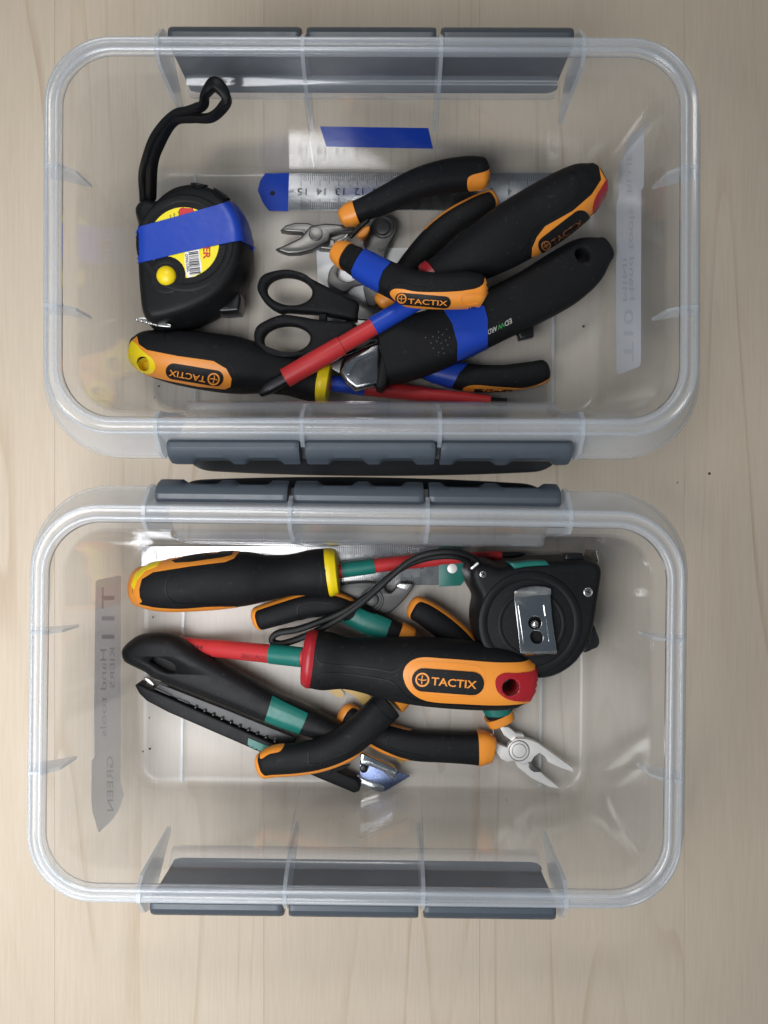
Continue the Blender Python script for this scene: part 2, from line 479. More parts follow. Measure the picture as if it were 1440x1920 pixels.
def join(*vfs):
    V, Fc = [], []
    for v, f in vfs:
        b = len(V); V += list(v); Fc += [tuple(i + b for i in q) for q in f]
    return V, Fc
def box(x0, x1, y0, y1, z0, z1):
    V = [Vector((x, y, z)) for z in (z0, z1) for y in (y0, y1) for x in (x0, x1)]
    return V, [(0, 2, 3, 1), (4, 5, 7, 6), (0, 1, 5, 4), (1, 3, 7, 5), (3, 2, 6, 7), (2, 0, 4, 6)]
def disc(px, py, z0, z1, rpx, b=0.03, n=32):
    return plate(ell(px, py, rpx, rpx, n), z0, z1, b)
def ring(px, py, z, rpx, wpx, h, n=64):
    return sweep([(px + rpx * math.cos(2 * math.pi * i / 24), py + rpx * math.sin(2 * math.pi * i / 24), z, wpx, h) for i in range(24)], k=3, n=10, p=2, closed=True)
def dome(px, py, z, rpx, h, n=32):
    c = P(px, py, z); r = rpx * (D - z) / F
    V, Fc = [], []
    for i in range(9):
        t = math.pi / 2 * i / 8
        for j in range(n):
            a = 2 * math.pi * j / n
            V.append(c + Vector((r * math.cos(t) * math.cos(a), r * math.cos(t) * math.sin(a), h * math.sin(t))))
    for i in range(8):
        for j in range(n): Fc.append((i * n + j, i * n + (j + 1) % n, (i + 1) * n + (j + 1) % n, (i + 1) * n + j))
    Fc.append(tuple(range(n))[::-1])
    return V, Fc
def cut(objs, px, py, zc, r, z0, z1):
    """bore a hole along the line of the tool's eye through finished parts"""
    c = P(px, py, zc); n = 32; ax = Vector((0, 0, 1))
    V = [Vector((c.x + r * math.cos(2 * math.pi * i / n), c.y + r * math.sin(2 * math.pi * i / n), z)) for z in (z0, z1) for i in range(n)]
    Fc = [(i, (i + 1) % n, n + (i + 1) % n, n + i) for i in range(n)] + [tuple(range(n))[::-1], tuple(range(n, 2 * n))]
    co = mk('bore', V, Fc, RUB)
    for o in objs:
        md = o.modifiers.new('b', 'BOOLEAN'); md.operation = 'DIFFERENCE'; md.object = co; md.solver = 'EXACT'
        o.modifiers.update() if hasattr(o.modifiers, 'update') else None
        b = root_base(o); co.location = -Vector((0, 0, 0))
        bpy.context.view_layer.update()
        me = bpy.data.meshes.new_from_object(o.evaluated_get(bpy.context.evaluated_depsgraph_get()))
        if len(me.polygons) > 10:
            old = o.data; o.modifiers.clear(); nm = old.name; o.data = me; bpy.data.meshes.remove(old); me.name = nm
        else: o.modifiers.clear()
    md = co.data; bpy.data.objects.remove(co); bpy.data.meshes.remove(md)

def cut_poly(o, poly, zr, z0, z1):
    q = [P(x, y, zr) for x, y in poly]; n = len(q)
    V = [Vector((p.x, p.y, z)) for z in (z0, z1) for p in q]
    Fc = [(i, (i + 1) % n, n + (i + 1) % n, n + i) for i in range(n)] + [tuple(range(n))[::-1], tuple(range(n, 2 * n))]
    co = mk('bore', V, Fc, RUB)
    md = o.modifiers.new('b', 'BOOLEAN'); md.operation = 'DIFFERENCE'; md.object = co; md.solver = 'EXACT'
    bpy.context.view_layer.update()
    me = bpy.data.meshes.new_from_object(o.evaluated_get(bpy.context.evaluated_depsgraph_get()))
    o.modifiers.clear()
    if len(me.polygons) > 10: old = o.data; nm = old.name; o.data = me; bpy.data.meshes.remove(old); me.name = nm
    md = co.data; bpy.data.objects.remove(co); bpy.data.meshes.remove(md)
def trim(parent, pts, shift, grow, i0=0, i1=None, ext=0.0, dh=-.12, dz=-.06, p=2.6, name='inlay'):
    """orange core showing along one edge of an overmoulded grip: the grip's own path, moved sideways in photo px"""
    pts = pts[i0:i1]; out = []
    for i, q in enumerate(pts):
        a = Vector(pts[max(0, i - 1)][:2]); b = Vector(pts[min(len(pts) - 1, i + 1)][:2]); d = (b - a).normalized(); n = Vector((d.y, -d.x))
        out.append((q[0] + n.x * shift - (d.x * ext if i == 0 else 0), q[1] + n.y * shift - (d.y * ext if i == 0 else 0), q[2] + dz, q[3] + grow, max(.3, q[4] + dh)))
    v = sweep(out, p=p); return mk(name, v[0], v[1], ORG, parent)

def liner(parent, px, py, zc, r, z0, z1, m, bottom):
    c = P(px, py, zc); n = 28
    V = [Vector((c.x + q * math.cos(2 * math.pi * i / n), c.y + q * math.sin(2 * math.pi * i / n), z)) for z, q in ((z0, r), (z1, r), (z1, r - .03), (z0 + .04, r - .03)) for i in range(n)]
    Fc = [(k * n + i, k * n + (i + 1) % n, (k + 1) * n + (i + 1) % n, (k + 1) * n + i) for k in range(3) for i in range(n)]
    if bottom: Fc.append(tuple(range(3 * n, 4 * n)))
    mk('hole_liner', V, Fc, m, parent)

# ------------------------------------------------------------------ table: glued staves
tab = bpy.data.objects.new('table_top', None); COL.objects.link(tab); tab['kind'] = 'structure'
BASE[tab.name] = Vector((0, 0, 0))
edges = [-62, -45, -29.5, -17.0, -6.2, 4.95, 15.5, 27, 44, 62]
for i in range(len(edges) - 1):
    x0, x1 = edges[i], edges[i + 1]
    V, Fc = solid([[(x0 + .004, -70), (x1 - .004, -70), (x1 - .004, 70), (x0 + .004, 70)]], bev(-2.2, 0, 0.005, 1))
    mk('plank', V, Fc, M_WOOD, tab)

# ------------------------------------------------------------------ storage box
BL, BW, RIMR = 13.25, 8.03, 2.7
def rrect(L, W, R, NL=130, NS=24, NC=14):
    pts = []
    def line(a, b, k): return [(a[0] + (b[0] - a[0]) * i / k, a[1] + (b[1] - a[1]) * i / k) for i in range(k)]
    def arc(cx, cy, t0): return [(cx + R * math.cos(t0 + math.pi / 2 * i / NC), cy + R * math.sin(t0 + math.pi / 2 * i / NC)) for i in range(NC)]
    pts += line((-(L - R), -W), (L - R, -W), NL) + arc(L - R, -(W - R), -math.pi / 2)
    pts += line((L, -(W - R)), (L, W - R), NS) + arc(L - R, W - R, 0)
    pts += line((L - R, W), (-(L - R), W), NL) + arc(-(L - R), W - R, math.pi / 2)
    pts += line((-L, W - R), (-L, -(W - R)), NS) + arc(-(L - R), -(W - R), math.pi)
    return pts
def wall_i(z): return 1.05 + 0.75 * (8.1 - z) / 7.7
def rec_hl(z): return 9.15 - 1.4 * (z - .4) / 7.0
def rec_d(z): return 0.07 + 0.27 * (z - .4) / 7.0
prof = [(3.2, .40, 0), (2.35, .40, 0), (2.12, .41, 0), (1.95, .47, .3), (1.84, .60, .7), (1.8, .85, 1)]
prof += [(wall_i(z), z, 1) for z in (1.6, 2.6, 3.6, 4.6, 5.6, 6.4, 7.0, 7.25)] + [(wall_i(7.42), 7.42, .93), (wall_i(7.55), 7.55, .74), (wall_i(7.68), 7.68, .42), (wall_i(7.8), 7.8, .12), (wall_i(7.88), 7.88, 0), (1.05, 8.1, 0)]
prof += [(i, z, 0) for i, z in ((1.0, 8.2), (.85, 8.45), (.7, 8.72), (.62, 8.9), (.54, 8.99), (.46, 9.0), (.38, 8.96), (.33, 8.88), (.27, 8.84), (.18, 8.84), (.10, 8.89), (.04, 8.91), (-.01, 8.87), (-.04, 8.76),
                               (-.10, 8.45), (-.40, 7.7), (-.68, 7.12), (-.76, 7.02), (-.84, 6.98), (-.87, 6.9), (-.88, 6.62))]
IR = next(i for i, q in enumerate(prof) if q[1] == 8.72)
def body_mesh(cx, cy, r0, r1, bottom):
    V, Fc = [], []
    n = None
    for (ins, z, rf) in prof[r0:r1]:
        R = max(0.5, RIMR - ins * 0.85)
        lp = rrect(BL - ins, BW - ins, R)
        n = len(lp)
        for x, y in lp:
            if rf > 0:
                s = (rec_hl(min(z, 7.4)) - abs(x)) / 0.22 + 0.5
                s = max(0, min(1, s)); s = s * s * (3 - 2 * s)
                if abs(y) > BW - ins - 0.01: y -= math.copysign(rec_d(min(z, 7.4)) * rf * s, y)
            V.append(Vector((cx + x, cy + y, z)))
    for i in range(r1 - r0 - 1):
        for j in range(n): Fc.append((i * n + j, i * n + (j + 1) % n, (i + 1) * n + (j + 1) % n, (i + 1) * n + j))
    if bottom: Fc.append(tuple(range(n))[::-1])
    return V, Fc
B1 = Vector((-0.52, 11.2, 0)); B2 = Vector((-1.13, -7.89, 0))
box1 = empty('storage_box', B1, 'clear plastic box with grey latches, holding the tools marked with blue tape', 'storage box', 'clear storage boxes side by side on the table')
FR = next(i for i, q in enumerate(prof) if q[1] == .85)
bodyvf = body_mesh(B1.x, B1.y, FR, IR + 1, False)
floorvf = body_mesh(B1.x, B1.y, 0, FR + 1, True)
rimvf = body_mesh(B1.x, B1.y, IR, len(prof), False)
body = mk('body', bodyvf[0], bodyvf[1], M_SHELL, box1, sharp=60)
bottom = mk('bottom', floorvf[0], floorvf[1], M_FLOOR, box1, sharp=60)
rim = mk('rim', rimvf[0], rimvf[1], M_RIM, box1, sharp=60)
for o_ in (body, bottom, rim):
    sm = o_.modifiers.new('wall', 'SOLIDIFY'); sm.thickness = 0.11 * U; sm.offset = -1.0 if o_ is rim else 1.0; sm.use_rim = o_ is rim
def bead(ins, z, r):
    lp = rrect(BL - ins, BW - ins, RIMR - ins * .85, 30, 20, 14); V, Fc = [], []; n = len(lp); k = 10
    for i, (x, y) in enumerate(lp):
        a, b = Vector(lp[i - 1]), Vector(lp[(i + 1) % n]); d = (b - a).normalized(); nn = Vector((d.y, -d.x))
        for q in range(k):
            t = 2 * math.pi * q / k; V.append(Vector((B1.x + x + nn.x * r * math.cos(t), B1.y + y + nn.y * r * math.cos(t), z + r * math.sin(t))))
    for i in range(n):
        for q in range(k): Fc.append((i * k + q, i * k + (q + 1) % k, (i + 1) % n * k + (q + 1) % k, (i + 1) % n * k + q))
    return V, Fc
for ins, z, r in ((.50, 8.93, .105), (.03, 8.84, .075)):
    v = bead(ins, z, r); mk('bead', v[0], v[1], M_BEAD, rim)
def quadplate(pts, axis, c, t):
    """thin plate: polygon (u, z) standing across an axis at c"""
    V = []
    for s in (-t / 2, t / 2):
        for u, z in pts: V.append(Vector((c + s, u, z)) if axis == 'x' else Vector((u, c + s, z)))
    n = len(pts)
    return V, [tuple(range(n)), tuple(range(n, 2 * n))[::-1]] + [(i, (i + 1) % n, n + (i + 1) % n, n + i) for i in range(n)]
for sgn in (1, -1):
    for X, zb, in (( -8.72, 4.3), (8.62, 4.3), (-2.8, 4.1), (2.82, 4.1)):
        o2 = 0.95 if abs(X) > 5 else 1.05
        pts = [(BW - .95, 8.5), (BW - .60, 8.93), (BW + .02, 8.93), (BW + o2 * .8, 8.2), (BW + o2, 7.6), (BW + .55, 6.5), (BW - 1.05, zb), (BW - 1.28, zb)]
        if abs(X) < 5: pts = [(BW - .95, 8.5), (BW - .60, 8.93), (BW + .02, 8.93), (BW + .5, 8.3), (BW + .25, 7.6), (BW + .1, 6.5), (BW - 1.0, zb), (BW - 1.5, zb), (BW - 1.45, 7.2)]
        V, Fc = quadplate([(B1.y + sgn * y, z) for y, z in pts], 'x', B1.x + X, 0.16)
        mk('rib', V, Fc, M_RIB, box1, smooth=False)
    for Y in (2.83, -2.85):
        pts = [(BL - 1.05, 8.25), (BL - .5, 8.93), (BL + .02, 8.90), (BL + .35, 7.7), (BL - .05, 7.55), (BL - .5, 7.3), (BL - 1.05, 6.8), (BL - 1.16, 6.75)]
        V, Fc = quadplate([(B1.x + sgn * y, z) for y, z in pts], 'y', B1.y + Y, 0.13)
        mk('rib', V, Fc, M_RIB, box1, smooth=False)
    # faint ribs on the floor and the sloping wall ribs
    V, Fc = box(B1.x + sgn * 9.15 - .07, B1.x + sgn * 9.15 + .07, B1.y - 6.0, B1.y + 6.0, .395, .50)
    mk('rib', V, Fc, M_RIB, box1, smooth=False)
    for X in (-2.9, 2.9):
        a = [(BW - wall_i(.9) - rec_d(.9) + .01, .8), (BW - wall_i(7.0) - rec_d(7) + .01, 7.1), (BW - wall_i(7.0) - rec_d(7) - .05, 7.1), (BW - wall_i(.9) - rec_d(.9) - .05, .8)]
        V, Fc = quadplate([(B1.y + sgn * y, z) for y, z in a], 'x', B1.x + X, 0.06)
        for v in V: v.x += math.copysign(0.25 * (7.1 - v.z) / 6.3, X) * 0.6
        mk('rib', V, Fc, M_SHELL, box1, smooth=False)
# latches
def notch(x, xs):
    r = 0
    for a, b in xs:
        t = min((x - a) / .22, (b - x) / .22)
        r = max(r, max(0, min(1, t)))
    return r
def extr(prof_f, xa, xb, step=0.12, sgn=1):
    k = max(2, int((xb - xa) / step)); V, Fc = [], []
    for i in range(k + 1):
        x = xa + (xb - xa) * i / k
        e = min(x - xa, xb - x); sh = 0.08 * max(0, 1 - e / .12)
        pr = prof_f(x)
        cy = sum(p[0] for p in pr) / len(pr); cz = sum(p[1] for p in pr) / len(pr)
        for o, z in pr:
            V.append(Vector((B1.x + x, B1.y + sgn * (BW + o + (cy - o) * sh), z + (cz - z) * sh)))
    n = len(pr)
    for i in range(k):
        for j in range(n): Fc.append((i * n + j, i * n + (j + 1) % n, (i + 1) * n + (j + 1) % n, (i + 1) * n + j))
    Fc.append(tuple(range(n))); Fc.append(tuple(k * n + j for j in range(n))[::-1])
    return V, Fc
for sgn in (1, -1):
    def panel(x): return [(.10, 8.15), (.28, 8.15), (.42, 6.9), (.44, 5.4), (.40, 4.25), (.25, 4.1), (.22, 4.25), (.26, 5.4), (.24, 6.9)]
    pv = extr(panel, -8.45, 8.36, .3, sgn)
    latch = mk('latch', pv[0], pv[1], GREY, box1)
    for xa, xb in ((-8.42, -2.97), (-2.70, 2.66), (2.90, 8.34)):
        L_ = xb - xa
        ns = [(xa + L_ * .17, xa + L_ * .48), (xa + L_ * .57, xa + L_ * .87)]
        if xa > 0: ns = [(xa + L_ * .10, xa + L_ * .44), (xa + L_ * .53, xa + L_ * .90)]
        def barrel(x):
            q = notch(x, ns) * .17
            out = [(.20, 8.22), (.32, 8.36), (.52, 8.38), (.74, 8.27), (.92, 8.06), (1.03 - q * .35, 7.82), (1.09 - q * .8, 7.60)]
            out += [(1.15 - q, 7.50 - q * .3), (1.16 - q, 7.20), (1.12 - q, 6.95), (.98 - q * .6, 6.86), (.46, 6.9), (.40, 7.4)]
            return out
        v = extr(barrel, xa, xb, .1, sgn)
        mk('barrel', v[0], v[1], GREY, latch, sharp=28)
    def lip(x):
        m_ = 1.20 + .26 * (1 - (x / 8.6) ** 2); e = max(0, abs(x) - 7.4) / 1.1
        m_ -= .35 * e ** 2.5
        return [(.38, 4.55), (.46, 4.45), (m_ * .75, 4.12), (m_, 4.05), (m_ + .03, 3.95), (m_, 3.85), (m_ * .7, 3.9), (.36, 4.15)]
    v = extr(lip, -8.5, 8.5, .2, sgn)
    mk('grip_lip', v[0], v[1], GREY_SHADE, latch)
for sgn in (1, -1):
    def ledge(x):
        q = [(-1.04, 7.93), (-1.12, 7.84), (-1.24, 7.76), (-1.35, 7.68), (-1.44, 7.58), (-1.50, 7.45), (-1.54, 7.28), (-1.55, 7.0)]
        return q + [(a - .0 + .05, b - .05) for a, b in q[::-1]]
    v = extr(ledge, -7.78, 7.78, .25, sgn); mk('ledge', v[0], v[1], M_LEDGE, box1)
# the second box is a copy, turned a little
def copy_tree(o, parent=None):
    c = o.copy(); COL.objects.link(c)
    if parent: c.parent = parent
    for ch in list(o.children): copy_tree(ch, c)
    return c
bpy.context.view_layer.update()
box2 = copy_tree(box1)
ROT2 = math.radians(-0.7)
box2.location = B2 * U; box2.rotation_euler = (0, 0, ROT2)
box2['label'] = 'clear plastic box with grey latches, holding the tools marked with green tape'
BASE[box2.name] = B2
ROT1 = math.radians(-0.15)
box1.rotation_euler = (0, 0, ROT1)
def in_box1(vf):
    R_ = Matrix.Rotation(-ROT1, 3, 'Z')
    return [B1 + R_ @ (Vector(v) - B1) for v in vf[0]], vf[1]
def in_box2(vf):   # box2 children keep their root's turn, so take it out of the vertices first
    R_ = Matrix.Rotation(-ROT2, 3, 'Z')
    return [B2 + R_ @ (Vector(v) - B2) for v in vf[0]], vf[1]
# label tapes stuck to the outside of the short walls, tape on the long wall
def to_box(p, c, rot):
    return c + Matrix.Rotation(-rot, 3, 'Z') @ (p - c)
ROT1 = math.radians(-0.15)
def wall_plane(X0, sx, c, rot):     # point on the right/left wall outside at distance off inwards
    def f(px, py, off):
        d = raydir(px, py); q = CAM.copy()
        lo, hi = 30.0, 50.0
        for _ in range(40):
            t = (lo + hi) / 2; p = to_box(CAM + d * t, c, rot)
            xw = X0 + sx * (BL - wall_i(p.z) + .16 - off)
            if (p.x - xw) * sx < 0: lo = t
            else: hi = t
        return CAM + d * lo
    return f
def sheet(poly, surf, th=0.0):
    poly = dens(poly, 12); n = len(poly)
    V = [surf(x, y, 0) for x, y in poly]
    tri = tessellate_polygon([[Vector((x, y, 0)) for x, y in poly]])
    return V, [tuple(t) for t in tri]
sr = wall_plane(B1.x, 1, B1, ROT1)
v = sheet(cr('r1', [(310, 110), (312, 300), (308, 525), (290, 545), (288, 1100), (286, 1840), (275, 1868), (130, 1925), (104, 1920), (100, 1300), (104, 640), (120, 600), (124, 350), (200, 230)]), sr)
v = in_box1(v)
lab1 = mk('label_strip', v[0], v[1], LBL, box1, smooth=False); lab1['label'] = 'white label tape with mirrored print, seen from behind'
v = sheet(cr('r1', [(345, -15), (312, 112), (130, 345), (208, 140), (300, 70)]), lambda a, b, o: sr(a, b, o - .03))
v = in_box1(v)
mk('label_strip', v[0], v[1], LBL2, box1, smooth=False)
v = join(lettering('T10', cr('r1', [(158, 1830)])[0], cr('r1', [(158, 1440)])[0], 18, sr, .03, .01, True),
         lettering('Hand tools', cr('r1', [(200, 1370)])[0], cr('r1', [(200, 680)])[0], 10, sr, .03, 0, True),
         lettering('MINI', cr('r1', [(150, 1380)])[0], cr('r1', [(150, 1060)])[0], 8, sr, .03, 0, True),
         lettering('BLUE', cr('r1', [(180, 560)])[0], cr('r1', [(180, 270)])[0], 9, sr, .03, 0, True))
v = in_box1(v)
mk('lettering', v[0], v[1], mat('faint_ink', (0.62, 0.64, 0.68), .6), lab1, smooth=False)
sl = wall_plane(B2.x, -1, B2, ROT2)
v = in_box2(sheet(cr('l2', [(108, 115), (125, 100), (275, 70), (284, 80), (282, 1215), (100, 1340), (97, 1000), (103, 500)]), sl))
lab2 = mk('label_strip', v[0], v[1], translucent('label_tape_dim', (0.84, 0.86, 0.92)), box2, smooth=False); lab2['label'] = 'grey white label tape with mirrored print, seen from behind'
v = in_box2(sheet(cr('l2', [(95, 1335), (284, 1210), (280, 1500), (303, 1590), (270, 1690), (225, 1760), (130, 1850), (85, 1700), (78, 1600), (80, 1350)]), lambda a, b, o: sl(a, b, o - .03)))
mk('label_strip', v[0], v[1], LBL3, box2, smooth=False)
v = in_box2(join(lettering('T11', cr('l2', [(238, 150)])[0], cr('l2', [(238, 510)])[0], 24, sl, .03, .01, True),
         lettering('Hand tools', cr('l2', [(182, 580)])[0], cr('l2', [(182, 1185)])[0], 11, sl, .03, 0, True),
         lettering('KIERS', cr('l2', [(240, 570)])[0], cr('l2', [(240, 850)])[0], 9, sl, .03, 0, True),
         lettering('GREEN', cr('l2', [(228, 1320)])[0], cr('l2', [(232, 1700)])[0], 12, sl, .01, 0, True)))
mk('lettering', v[0], v[1], INKT, lab2, smooth=False)
def topwall(px, py, off):
    d = raydir(px, py); lo, hi = 30.0, 50.0
    for _ in range(40):
        t = (lo + hi) / 2; p = to_box(CAM + d * t, B1, ROT1)
        yw = B1.y + BW - wall_i(p.z) - rec_d(p.z) + .15 - off
        if p.y < yw: lo = t
        else: hi = t
    return CAM + d * lo
v = sheet([(600, 237), (803, 240), (812, 279), (612, 275)], lambda a, b, o: topwall(a, b, o + .17))
v = in_box1(v)
mk('tape_strip', v[0], v[1], BLUE, box1, smooth=False)
fl = on_z(.40)
for poly in ([(640, 1290), (662, 1282), (690, 1300), (700, 1322), (684, 1324), (668, 1308)], [(600, 1270), (628, 1284), (645, 1300), (636, 1308), (612, 1292)], [(738, 1404), (746, 1400), (756, 1416), (754, 1432), (744, 1424)]):
    v = in_box2(sheet(rnd(poly), lambda a, b, o: P(a, b, .425 + o)))
    mk('stain', v[0], v[1], STAIN, box2, smooth=False)

def nearwall(px, py, off):
    d = raydir(px, py); lo, hi = 25.0, 50.0
    for _ in range(40):
        t = (lo + hi) / 2; p = to_box(CAM + d * t, B2, ROT2)
        if p.y > B2.y - BW + wall_i(p.z) + rec_d(p.z) + .02: lo = t
        else: hi = t
    return CAM + d * lo
for poly in ([(672, 1570), (700, 1556), (730, 1545), (765, 1533), (766, 1536), (732, 1549), (702, 1561), (674, 1573)], [(735, 1548), (738, 1531), (740, 1531), (738, 1549)], [(640, 1532), (680, 1515), (716, 1503), (717, 1505), (681, 1518), (641, 1535)], [(690, 1552), (728, 1538), (729, 1540), (692, 1556)]):
    v = in_box2(sheet(poly, nearwall)); mk('scratch', v[0], v[1], M_BEAD, box2, smooth=False)

# ------------------------------------------------------------------ common tool parts
def badge(parent, tree, a, b, r, ta, tb, th, logo, lr, zmid, off=0.045, bodymat=RUBG, inkmat=ORG, bold=.012):
    """black lozenge with the maker's lettering"""
    v = patch(capsule(a, b, r), tree, off, .05, 3.0, zmid)
    bd = mk('badge', v[0], v[1], bodymat, parent)
    t2 = bvh(v)
    f = on_tree(t2, zmid)
    v = lettering('TACTIX', ta, tb, th, f, .02, bold)
    mk('lettering', v[0], v[1], inkmat, bd, smooth=False)
    if logo:
        d = (Vector(tb) - Vector(ta)).normalized(); u = Vector((d.y, -d.x))
        c = Vector(logo)
        rp = [patch([ell(c.x, c.y, lr, lr, 28), ell(c.x, c.y, lr * .76, lr * .76, 28)], t2, .02, .01, 3, zmid)]
        s = lambda x, y: tuple(c + d * (x * lr) + u * (y * lr))
        rp.append(patch([s(-.60, -.02), s(-.2, -.12), s(.2, -.12), s(.60, -.02), s(.60, .12), s(.2, .02), s(-.2, .02), s(-.60, .12)], t2, .02, .01, 3, zmid))
        rp.append(patch([s(-.1, -.6), s(.06, -.6), s(-.02, 0), s(.06, .62), s(-.1, .62), s(-.16, 0)], t2, .02, .01, 3, zmid))
        rp = join(*rp)
        mk('logo', rp[0], rp[1], inkmat, bd, smooth=False)
    return bd
def groove(parent, tree, path, wpx, zmid, m=RUBG, off=.04):
    """raised seam line following a path in photo px"""
    pth = catmull(path, 5)
    L_, R_ = [], []
    for i, p in enumerate(pth):
        a = Vector(pth[max(0, i - 1)]); b = Vector(pth[min(len(pth) - 1, i + 1)]); d = (b - a).normalized(); n = Vector((-d.y, d.x)) * wpx / 2
        L_.append(tuple(Vector(p) + n)); R_.append(tuple(Vector(p) - n))
    v = patch(L_ + R_[::-1], tree, off, .03, 5, zmid)
    return mk('seam', v[0], v[1], m, parent)

# ================================================================== BOX 1 CONTENT
# paper slip
t = empty('paper_slip', P(690, 545, .43), 'white paper slip lying flat on the box floor under the scissors blades and side cutters', 'paper')
v = plate([(593, 470), (600, 466), (806, 464), (812, 600), (600, 604)], .42, .435, .002)
mk('sheet', v[0], v[1], PAPER, t, smooth=False)

def ruler(root, x0, x1, y0, y1, xt15, spc, sgn, tape_poly, tmat, hole, rot=0.0, z=.44):
    cx, cy = (x0 + x1) / 2, (y0 + y1) / 2
    R_ = lambda q: [(cx + (x - cx) * math.cos(rot) - (y - cy) * math.sin(rot), cy + (x - cx) * math.sin(rot) + (y - cy) * math.cos(rot)) for x, y in q]
    xa, xb = (x0 + 22, x1) if sgn > 0 else (x0, x1 - 18)
    v = plate([R_([(xa, y0), (xb, y0), (xb, y1), (xa, y1)])], z, z + .09, .012)
    bd = mk('blade', v[0], v[1], BRUSH, root)
    zt = z + .0915; vs, fs = [], []
    for i in range(0, 151):
        x = xt15 + sgn * (150 - i) * spc / 10
        if x < x0 + 4 or x > x1 - 2: continue
        ln = 25 if i % 10 == 0 else (20 if i % 5 == 0 else 15)
        for (a, b) in ((y0 + .5, y0 + ln), (y1 - ln, y1 - .5)):
            hw = .42; q = R_([(x - hw, a), (x + hw, a), (x + hw, b), (x - hw, b)]); k = len(vs)
            vs += [P(px, py, zt) for px, py in q]; fs.append((k, k + 1, k + 2, k + 3))
    o = mk('graduation', vs, fs, INK, bd, smooth=False); o['kind'] = 'stuff'
    for i in range(1, 16):
        x = xt15 + sgn * (15 - i) * spc; s = str(i); w_ = (8 if i < 10 else 17)
        a, b = ((x + w_ * .5 + 2, cy - 6), (x - w_ * .5 + 2, cy - 6)) if sgn > 0 else ((x - w_ * .5 - 2, cy + 6), (x + w_ * .5 - 2, cy + 6))
        a, b = R_([a, b])
        v = lettering(s, a, b, 13, on_z(zt), .001)
        mk('numeral', v[0], v[1], INK, bd, smooth=False)
    a, b = R_([(xt15 - 15, cy - 3), (xt15 - 24, cy - 3)] if sgn > 0 else [(xt15 + 12, cy + 4), (xt15 + 24, cy + 4)])
    v = lettering('cm', a, b, 5, on_z(zt), .001); mk('numeral', v[0], v[1], INK, bd, smooth=False)
    v = plate([tape_poly], z - .01, z + .105, .01); tp = mk('tape_band', v[0], v[1], tmat, root)
    v = disc(hole[0], hole[1], z + .09, z + .107, hole[2], .002); mk('hang_hole', v[0], v[1], BLKP if hole[3] else SATIN, root)
t = empty('steel_ruler', P(790, 359, .42), 'steel ruler with a blue taped rounded end lying along the far wall of the box', 'ruler')
ruler(t, 486, 1094, 324, 394, 564.6, 35.4, 1, [(483, 357), (488, 338), (497, 325), (542, 324), (541, 360), (540, 395), (504, 394), (492, 378)], BLUE, (511, 362, 4.5, 1))

# tape measure, label side up
t = empty('tape_measure', P(355, 470, .42), 'black tape measure with yellow round sticker, yellow button and a wide blue tape band', 'tape measure')
zt = 4.05
top = rnd([(252, 397), (252, 384), (262, 373), (276, 370), (290, 373), (305, 360), (325, 348), (345, 343), (366, 342), (390, 348), (410, 358), (428, 376), (441, 398), (449, 424), (452, 452), (448, 485), (438, 512), (420, 538), (393, 560), (356, 578), (320, 590), (295, 596), (280, 596), (268, 586), (262, 565), (257, 500), (255, 428), (258, 416)], 5)
topw = [tuple(P(x, y, zt)[:2]) for x, y in top]
pr = [(.30, .46), (.05, .62), (-.12, 1.1), (-.24, 1.8), (-.26, 2.3), (-.22, 2.8), (-.10, 3.4), (-.02, 3.75), (.04, 3.88), (.13, 3.98), (.25, 4.03), (.38, 4.05)]
vc = solid([topw], pr); mk('case', vc[0], vc[1], RUBG, t, sharp=50)
tr = bvh(vc)
v = ring(347, 455, zt - .01, 84, 16, .09); mk('face_ring', v[0], v[1], RUBG, t)
btn = (312, 517)
lbl_c = (345, 455); R0 = 66
btnring = ell(btn[0], btn[1], 35, 35, 48)
arcs = [p for p in ell(lbl_c[0], lbl_c[1], R0, R0, 120) if math.hypot(p[0] - btn[0], p[1] - btn[1]) > 36.5]
# rotate list so that the gap is at the end
gap = max(range(len(arcs)), key=lambda i: math.hypot(arcs[i][0] - arcs[i - 1][0], arcs[i][1] - arcs[i - 1][1]))
arcs = arcs[gap:] + arcs[:gap]
a_end = math.atan2(arcs[-1][1] - btn[1], arcs[-1][0] - btn[0]); a_st = math.atan2(arcs[0][1] - btn[1], arcs[0][0] - btn[0])
if a_st > a_end: a_st -= 2 * math.pi
if a_end - a_st > 2 * math.pi: a_st += 2 * math.pi
conc = [(btn[0] + 36.5 * math.cos(a_end + (a_st - a_end) * i / 10), btn[1] + 36.5 * math.sin(a_end + (a_st - a_end) * i / 10)) for i in range(1, 10)]
lp = arcs + conc
v = patch([lp], tr, .03, .02, 6, zt); st = mk('sticker', v[0], v[1], YLBL, t)
ts = bvh(v); fs_ = on_tree(ts, zt)
def clip_poly(q):  # keep the points that lie on the sticker
    return q
v = patch(cr('t1', [(528, 300), (545, 278), (600, 266), (660, 270), (688, 285), (688, 420), (535, 460)]), ts, .012, .01, 5, zt); mk('print', v[0], v[1], RLBL, st, smooth=False)
v = lettering('3', cr('t1', [(665, 330)])[0], cr('t1', [(570, 345)])[0], 22, fs_, .03, .03); mk('print', v[0], v[1], WHT, st, smooth=False)
v = patch(cr('t1', [(590, 740), (735, 705), (772, 930), (700, 985), (612, 1000), (590, 850)]), ts, .012, .01, 5, zt); mk('print', v[0], v[1], WHT, st, smooth=False)
bars = []
yy = 725.0
